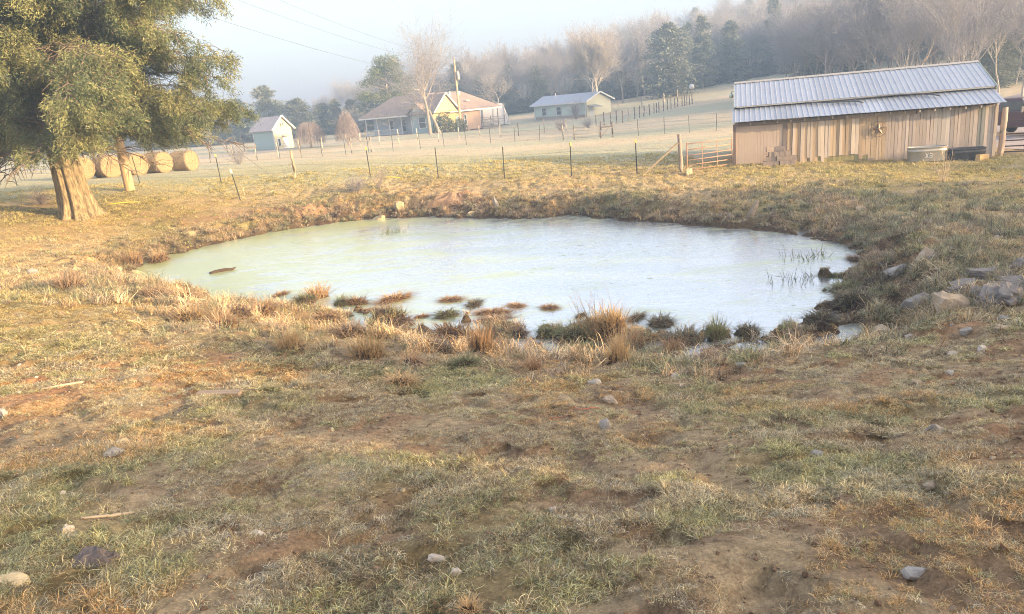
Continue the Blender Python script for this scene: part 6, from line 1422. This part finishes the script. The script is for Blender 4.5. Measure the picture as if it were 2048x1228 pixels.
TUSS = [
    (-5.94, 18.7, 0.35, 0.14, 'o', 'small low orange tussock leftmost island in the near water'),
    (-4.85, 17.95, 0.44, 0.36, 'o', 'orange crowned tussock on the leftmost green hummock'),
    (-4.83, 16.93, 0.42, 0.22, 'e', 'green leafy hummock left of the orange crowned tussock'),
    (-3.65, 17.06, 0.51, 0.27, 'o', 'round orange tussock island right of a green one'),
    (-4.07, 17.21, 0.39, 0.2, 'e', 'small green tussock beside the round orange island'),
    (-2.78, 17.08, 0.51, 0.22, 'o', 'orange tussock island farthest out left of centre'),
    (-1.38, 16.58, 0.39, 0.12, 'o', 'flat orange tussock far out in the water left of centre'),
    (-0.83, 16.0, 0.43, 0.13, 'd', 'flat dark tussock right of the flat orange one'),
    (-3.25, 16.31, 0.23, 0.09, 'o', 'tiny orange tussock between round island and brown hummock'),
    (-2.73, 15.41, 0.5, 0.2, 'b', 'low brown double tussock near the round orange island'),
    (-2.46, 15.11, 0.56, 0.26, 'b', 'large brown domed tussock in the near water'),
    (-1.95, 15.36, 0.22, 0.11, 'o', 'tiny orange tussock right of the brown domed one'),
    (-1.42, 15.3, 0.45, 0.17, 'e', 'green tussock island in front of the flat orange one'),
    (-0.41, 15.17, 0.4, 0.15, 'o', 'orange tussock on the island at the centre'),
    (-0.41, 14.64, 0.54, 0.12, 'b', 'long low brown hummock joined to the centre island'),
    (0.1, 15.55, 0.33, 0.09, 'o', 'flat orange tussock alone right of the centre island'),
    (0.8, 15.15, 0.32, 0.11, 'o', 'flat orange tussock farthest right of the small islands'),
    (1.37, 14.35, 0.2, 0.08, 'd', 'tiny dark tussock left of the tall straw clump'),
    (2.4, 13.84, 0.34, 0.14, 'd', 'small dark tussock right of the tall straw clump'),
    (2.79, 13.35, 0.54, 0.21, 'd', 'long dark sod island right of the tall straw clump'),
    (1.76, 12.81, 0.5, 0.42, 's', 'tall straw coloured clump at the water edge right of centre'),
    (2.93, 12.27, 0.5, 0.27, 'd', 'dark earthy hummock left of the green reeds'),
    (3.51, 12.24, 0.29, 0.4, 'e', 'upright green reed tussock at the near right shore'),
    (4.08, 12.31, 0.37, 0.22, 'd', 'dark sod at the right end of the near shore'),
    (1.07, 12.87, 0.55, 0.24, 'e', 'wide green tussock left of the tall straw clump'),
    (0.62, 13.28, 0.38, 0.21, 'e', 'green tussock left of the wide green one'),
    (0.09, 13.47, 0.44, 0.25, 'b', 'brown tussock at the channel mouth near the centre'),
    (-0.48, 10.12, 0.35, 0.45, 'o', 'bright orange tall tussock at the centre of the near shore'),
    (1.4, 9.65, 0.27, 0.44, 's', 'straw coloured tall tussock below the tall straw clump'),
    (0.19, 9.14, 0.22, 0.22, 'o', 'small orange tussock below the channel at centre'),
    (0.31, 12.38, 0.27, 0.25, 'o', 'small orange tussock beside the narrow channel'),
    (2.02, 12.2, 0.39, 0.3, 'o', 'orange drooping tussock right of the narrow pool'),
    (2.63, 11.71, 0.29, 0.29, 'o', 'orange tussock in front of the dark earthy hummock'),
    (-2.06, 9.75, 0.44, 0.34, 's', 'tall straw coloured tussock left of centre on the shore'),
    (-3.23, 10.16, 0.33, 0.35, 's', 'tall straw coloured tussock on the left shore'),
    (-1.36, 7.98, 0.35, 0.2, 's', 'straw coloured tussock nearest the grass left of centre'),
    (-1.2, 13.73, 0.59, 0.39, 'o', 'broad orange tussock in front of the brown domed island'),
    (-3.86, 14.67, 0.64, 0.32, 'o', 'orange tussock behind the tall straw ones at left'),
    (-4.95, 14.13, 0.62, 0.31, 'o', 'orange tussock on the left shore below the log'),
    (-5.14, 13.34, 0.5, 0.26, 'b', 'brown tussock at the edge of the green water'),
    (-6.79, 14.99, 0.61, 0.3, 'o', 'orange topped tussock jutting into the green water'),
    (-6.23, 14.95, 0.34, 0.13, 'b', 'small brown tussock beside the one jutting into green water'),
    (-7.35, 14.94, 0.46, 0.39, 'b', 'brown tussock at the left inner shore'),
    (-9.78, 16.18, 0.52, 0.41, 'b', 'brown tussock standing alone in the yellow grass at left'),
    (-12.17, 25.7, 0.74, 0.43, 'o', 'orange tussock on the small spit at the left far shore'),
    (-12.74, 25.07, 0.58, 0.5, 'o', 'orange tussock at the left tip of the pond'),
    (6.81, 14.49, 0.6, 0.25, 'e', 'green tussock at the right corner of the pond'),
    (6.35, 13.19, 0.62, 0.37, 'd', 'dark overhanging tussock below the green right corner one'),
    (7.09, 15.64, 0.36, 0.12, 'e', 'flat green tussock in the right corner water'),
    (8.14, 16.89, 0.34, 0.18, 'b', 'brown tussock at the far right water edge'),
    (4.15, 10.75, 0.5, 0.25, 'e', 'green tussock on the mud right of centre'),
    (5.38, 12.35, 0.48, 0.23, 'd', 'dark tussock closing the right end of the near shore'),
    (8.4, 16.24, 0.51, 0.25, 'b', 'brown tussock up the right bank behind the corner'),
    (-5.63, 12.55, 0.57, 0.32, 's', 'straw coloured tussock at the far left of the near shore'),
    (-2.62, 11.35, 0.46, 0.25, 'b', 'brown matted tussock behind the tall straw one left of centre'),
    (-1.26, 10.38, 0.37, 0.22, 'b', 'brown matted tussock left of the bright orange one'),
    (1.12, 12.29, 0.44, 0.21, 'e', 'green tussock beside the narrow pool at centre'),
    (-0.29, 2.6, 0.09, 0.06, 's', 'small straw tuft at the bottom edge of the picture'),
    (-5.83, 12.6, 0.38, 0.25, 'b', 'brown tussock behind the far left straw coloured one'),
    (-4.97, 12.13, 0.55, 0.31, 'o', 'wide orange tussock on the left near shore'),
    (-4.25, 13.74, 0.6, 0.3, 's', 'wide straw coloured tussock on the left near shore'),
    (-0.2, 12.63, 0.36, 0.27, 'b', 'brown tussock right of the bright orange one'),
    (-1.4, 9.19, 0.33, 0.2, 'o', 'orange tussock below the brown matted one left of centre'),
    (-0.68, 9.18, 0.33, 0.16, 'e', 'low green tussock below the bright orange one'),
    (2.72, 9.83, 0.37, 0.16, 'b', 'brown tussock on the mud right of the orange drooping one')]
for i, (x, y, w, h, k, lb) in enumerate(TUSS):
    rs = np.random.RandomState(i + 700); tall = h > .75 * w
    mm = TUSM[5 + i % 3] if tall else TUSM[i % 5]
    gzz = gz(x, y); z = gzz - .02 if gzz > 0 else -.015; s = w * (1.05 if gzz > 0 else 1.25); r = thing('grass_tussock', lb, 'tussock', (x, y, z), rs.rand() * 6.28, 'grass tussocks along the pond margin')
    r.scale = (s * (1 if gzz > 0 else rs.uniform(.85, 1.5)), s * (1 if gzz > 0 else rs.uniform(.55, .95)), max(h, .10) * (1.25 if tall else 1.35))
    link('mud_base', mm[0], r); link('blades', mm[1], r, color=tuple(np.array(TC[k]) * rs.uniform(.85, 1.15)))
# a few tall dead stalks leaning out of the near shore
rs = np.random.RandomState(12); P0, P1, R0, R1 = [], [], [], []
for k in range(34):
    p = np.array([1.5 + rs.normal(0, .12), 12.6 + rs.normal(0, .12), .1]); d = norm(np.array([-.28 + rs.normal(0, .14), rs.normal(0, .15), 1])); L = rs.uniform(.35, 1.0) / 3
    for j in range(3): q = p + d * L; P0.append(p); P1.append(q); R0.append(.005 - .001 * j); R1.append(.004 - .001 * j); d = norm(d + rs.normal(0, .08, 3)); p = q
V, F = segs_mesh(P0, P1, R0, R1, 3); r = thing('tall_dry_weed', 'tallest straw stalks leaning left out of the near shore', 'weed'); o = link('stalks', raw_mesh('stalks', V, F, MT['hay_end']), r)
for (cx, cy, lb, m_) in ((-4.2, 27.2, 'sparse green rushes standing in the far left water', 46), (7.3, 17.5, 'thin dark rushes in the water by the right bank', 40), (6.3, 15.6, 'wisps of drowned grass in the right corner of the pond', 36)):
    P0, P1 = [], []
    for k in range(m_): p = np.array([cx + rs.normal(0, .35), cy + rs.normal(0, .25), -.02]); P0.append(p); P1.append(p + np.array([rs.normal(0, .06), rs.normal(0, .06), rs.uniform(.08, .28)]))
    V, F = segs_mesh(P0, P1, np.full(m_, .008), np.full(m_, .003), 3); o = link('rush_clump', raw_mesh('rush_clump', V, F, MT['tussock']), None, color=(.22, .25, .12)); tag(o, lb, 'rushes')

# ------------------------------------------------------------------ odds and ends on the ground
def lying(name, label, cat, pts, rad, mat, n=7, off=0.0, smooth=True):
    P = [(x, y, gz(x, y) + off) for x, y in pts]; o = MB().tube(P, rad, n).build(name, mat, None, smooth); tag(o, label, cat); return o
o = MB().tube([(-9.2, 22.5, -.01), (-9.05, 22.55, .02), (-8.8, 22.72, .03), (-8.6, 22.75, .02), (-8.5, 22.85, .06)], [.05, .07, .065, .05, .02], 9).build('driftwood_log', MT['mud'], None, True); tag(o, 'dark waterlogged log floating in the green water', 'log')
o = MB().box(-.24, .24, -.05, .05, 0, .05).build('weathered_plank', MT['grey_wood'], None, loc=(-3.2, 7.45, gz(-3.2, 7.45) + .005), rot=(.05, .03, -.12)); tag(o, 'grey weathered plank lying below the orange tussocks', 'plank')
lying('stick', 'pale bone like stick lying on the red earth at left', 'stick', [(-5.25, 7.75), (-5.08, 7.86), (-4.92, 7.98)], [.012, .016, .013], MT['stick'], off=.012)
lying('stick', 'pale flat stick near the lower left stones', 'stick', [(-2.62, 3.9), (-2.5, 4.0), (-2.4, 4.07)], [.008, .011, .006], MT['stick'], off=.008)
lying('yellow_hose', 'bright yellow hose piece on the grass right of the cedar', 'hose', [(-17.15, 32.8), (-16.9, 33.2), (-16.6, 33.6), (-16.3, 33.9)], .022, MT['yellow'], off=.04)
lying('yellow_hose', 'thin yellow hose lying behind the far bank shrub', 'hose', [(-6.0, 36), (-5.3, 36.05), (-4.7, 36)], .02, MT['yellow'], off=.06)
rs = np.random.RandomState(3); pts = [(.22 + .045 * k + rs.normal(0, .02), 6.5 + rs.normal(0, .035)) for k in range(12)]
lying('baling_twine', 'tangle of red baling twine in the near grass', 'twine', pts, .004, MT['twine'], 5, .02)
b = MB(); n = 18; vs = [(0, 0, .05)]; rs = np.random.RandomState(44)
for rr, zz in ((.045, .05), (.08, .04), (.105, .02), (.12, -.015)):
    for k in range(n): t = 6.283 * k / n; q = 1 + .10 * rs.normal(); vs.append((math.cos(t) * rr * q * 1.1, math.sin(t) * rr * q * .8, zz + .011 * rs.normal()))
b.add(vs, [(0, 1 + k, 1 + (k + 1) % n) for k in range(n)] + [(1 + r_ * n + k, 1 + (r_ + 1) * n + k, 1 + (r_ + 1) * n + (k + 1) % n, 1 + r_ * n + (k + 1) % n) for r_ in range(3) for k in range(n)])
o = b.build('cow_pat', MT['dung'], None, loc=(-2.25, 3.36, gz(-2.25, 3.36) + .0)); tag(o, 'dark cracked dried cow pat in the lower left grass', 'cow pat')
b = MB(); b.add([(-.05, 0, .01), (-.01, .022, .03), (.05, .008, .012), (0, -.02, .004), (0, 0, .012)], [(0, 4, 1), (1, 4, 2), (2, 4, 3), (3, 4, 0)]); o = b.build('dry_leaf', MT['leaf'], None, loc=(1.93, 2.62, gz(1.93, 2.62) + .01), rot=(.2, .5, 1.2)); tag(o, 'curled brown dry leaf at the lower right', 'leaf')
lying('wooden_stump', 'slanting grey wood stump on the right far bank', 'stump', [(6.95, 22.6), (7.1, 22.75)], [.09, .07], MT['grey_wood'], 8, .1)
o = MB().tube([(-.15, 0, -.1), (0, 0, .2), (.12, .02, .42), (.16, .03, .5)], [.12, .10, .06, .03], 8).build('wooden_stump', MT['grey_wood'], None, True, loc=(7.6, 22.4, gz(7.6, 22.4))); tag(o, 'forked grey driftwood stub above the right far bank', 'stump')
b = MB(); n = 26; rs = np.random.RandomState(45); vs = [(0, 0, .34)]
for rr, zz in ((.3, .31), (.65, .2), (1.0, .08), (1.25, -.12)):
    for k in range(n): t = 6.283 * k / n; q = 1 + .09 * rs.normal(); vs.append((math.cos(t) * rr * q * 1.25, math.sin(t) * rr * q * .6, zz * (1 + .22 * rs.normal())))
b.add(vs, [(0, 1 + k, 1 + (k + 1) % n) for k in range(n)] + [(1 + r_ * n + k, 1 + (r_ + 1) * n + k, 1 + (r_ + 1) * n + (k + 1) % n, 1 + r_ * n + (k + 1) % n) for r_ in range(3) for k in range(n)])
o = b.build('earth_mound', MT['soil'], None, loc=(-1.85, 31.6, gz(-1.85, 31.6) - .16)); tag(o, 'low heap of red earth on the far bank', 'earth mound')

# ------------------------------------------------------------------ winter haze: one closed box of pale air
hz = bpy.data.materials.new('winter_haze'); hz.use_nodes = True; nt = hz.node_tree; nt.nodes.clear()
ou = nt.nodes.new('ShaderNodeOutputMaterial'); pv = nt.nodes.new('ShaderNodeVolumePrincipled')
pv.inputs['Color'].default_value = (.46, .67, 1.0, 1); pv.inputs['Density'].default_value = 0.0021; pv.inputs['Anisotropy'].default_value = .1
nt.links.new(pv.outputs['Volume'], ou.inputs['Volume'])
o = MB().box(-345, 395, -135, 485, -8, 58).build('haze', hz); tag(o, 'pale winter haze hanging over the whole farm', kind='stuff')
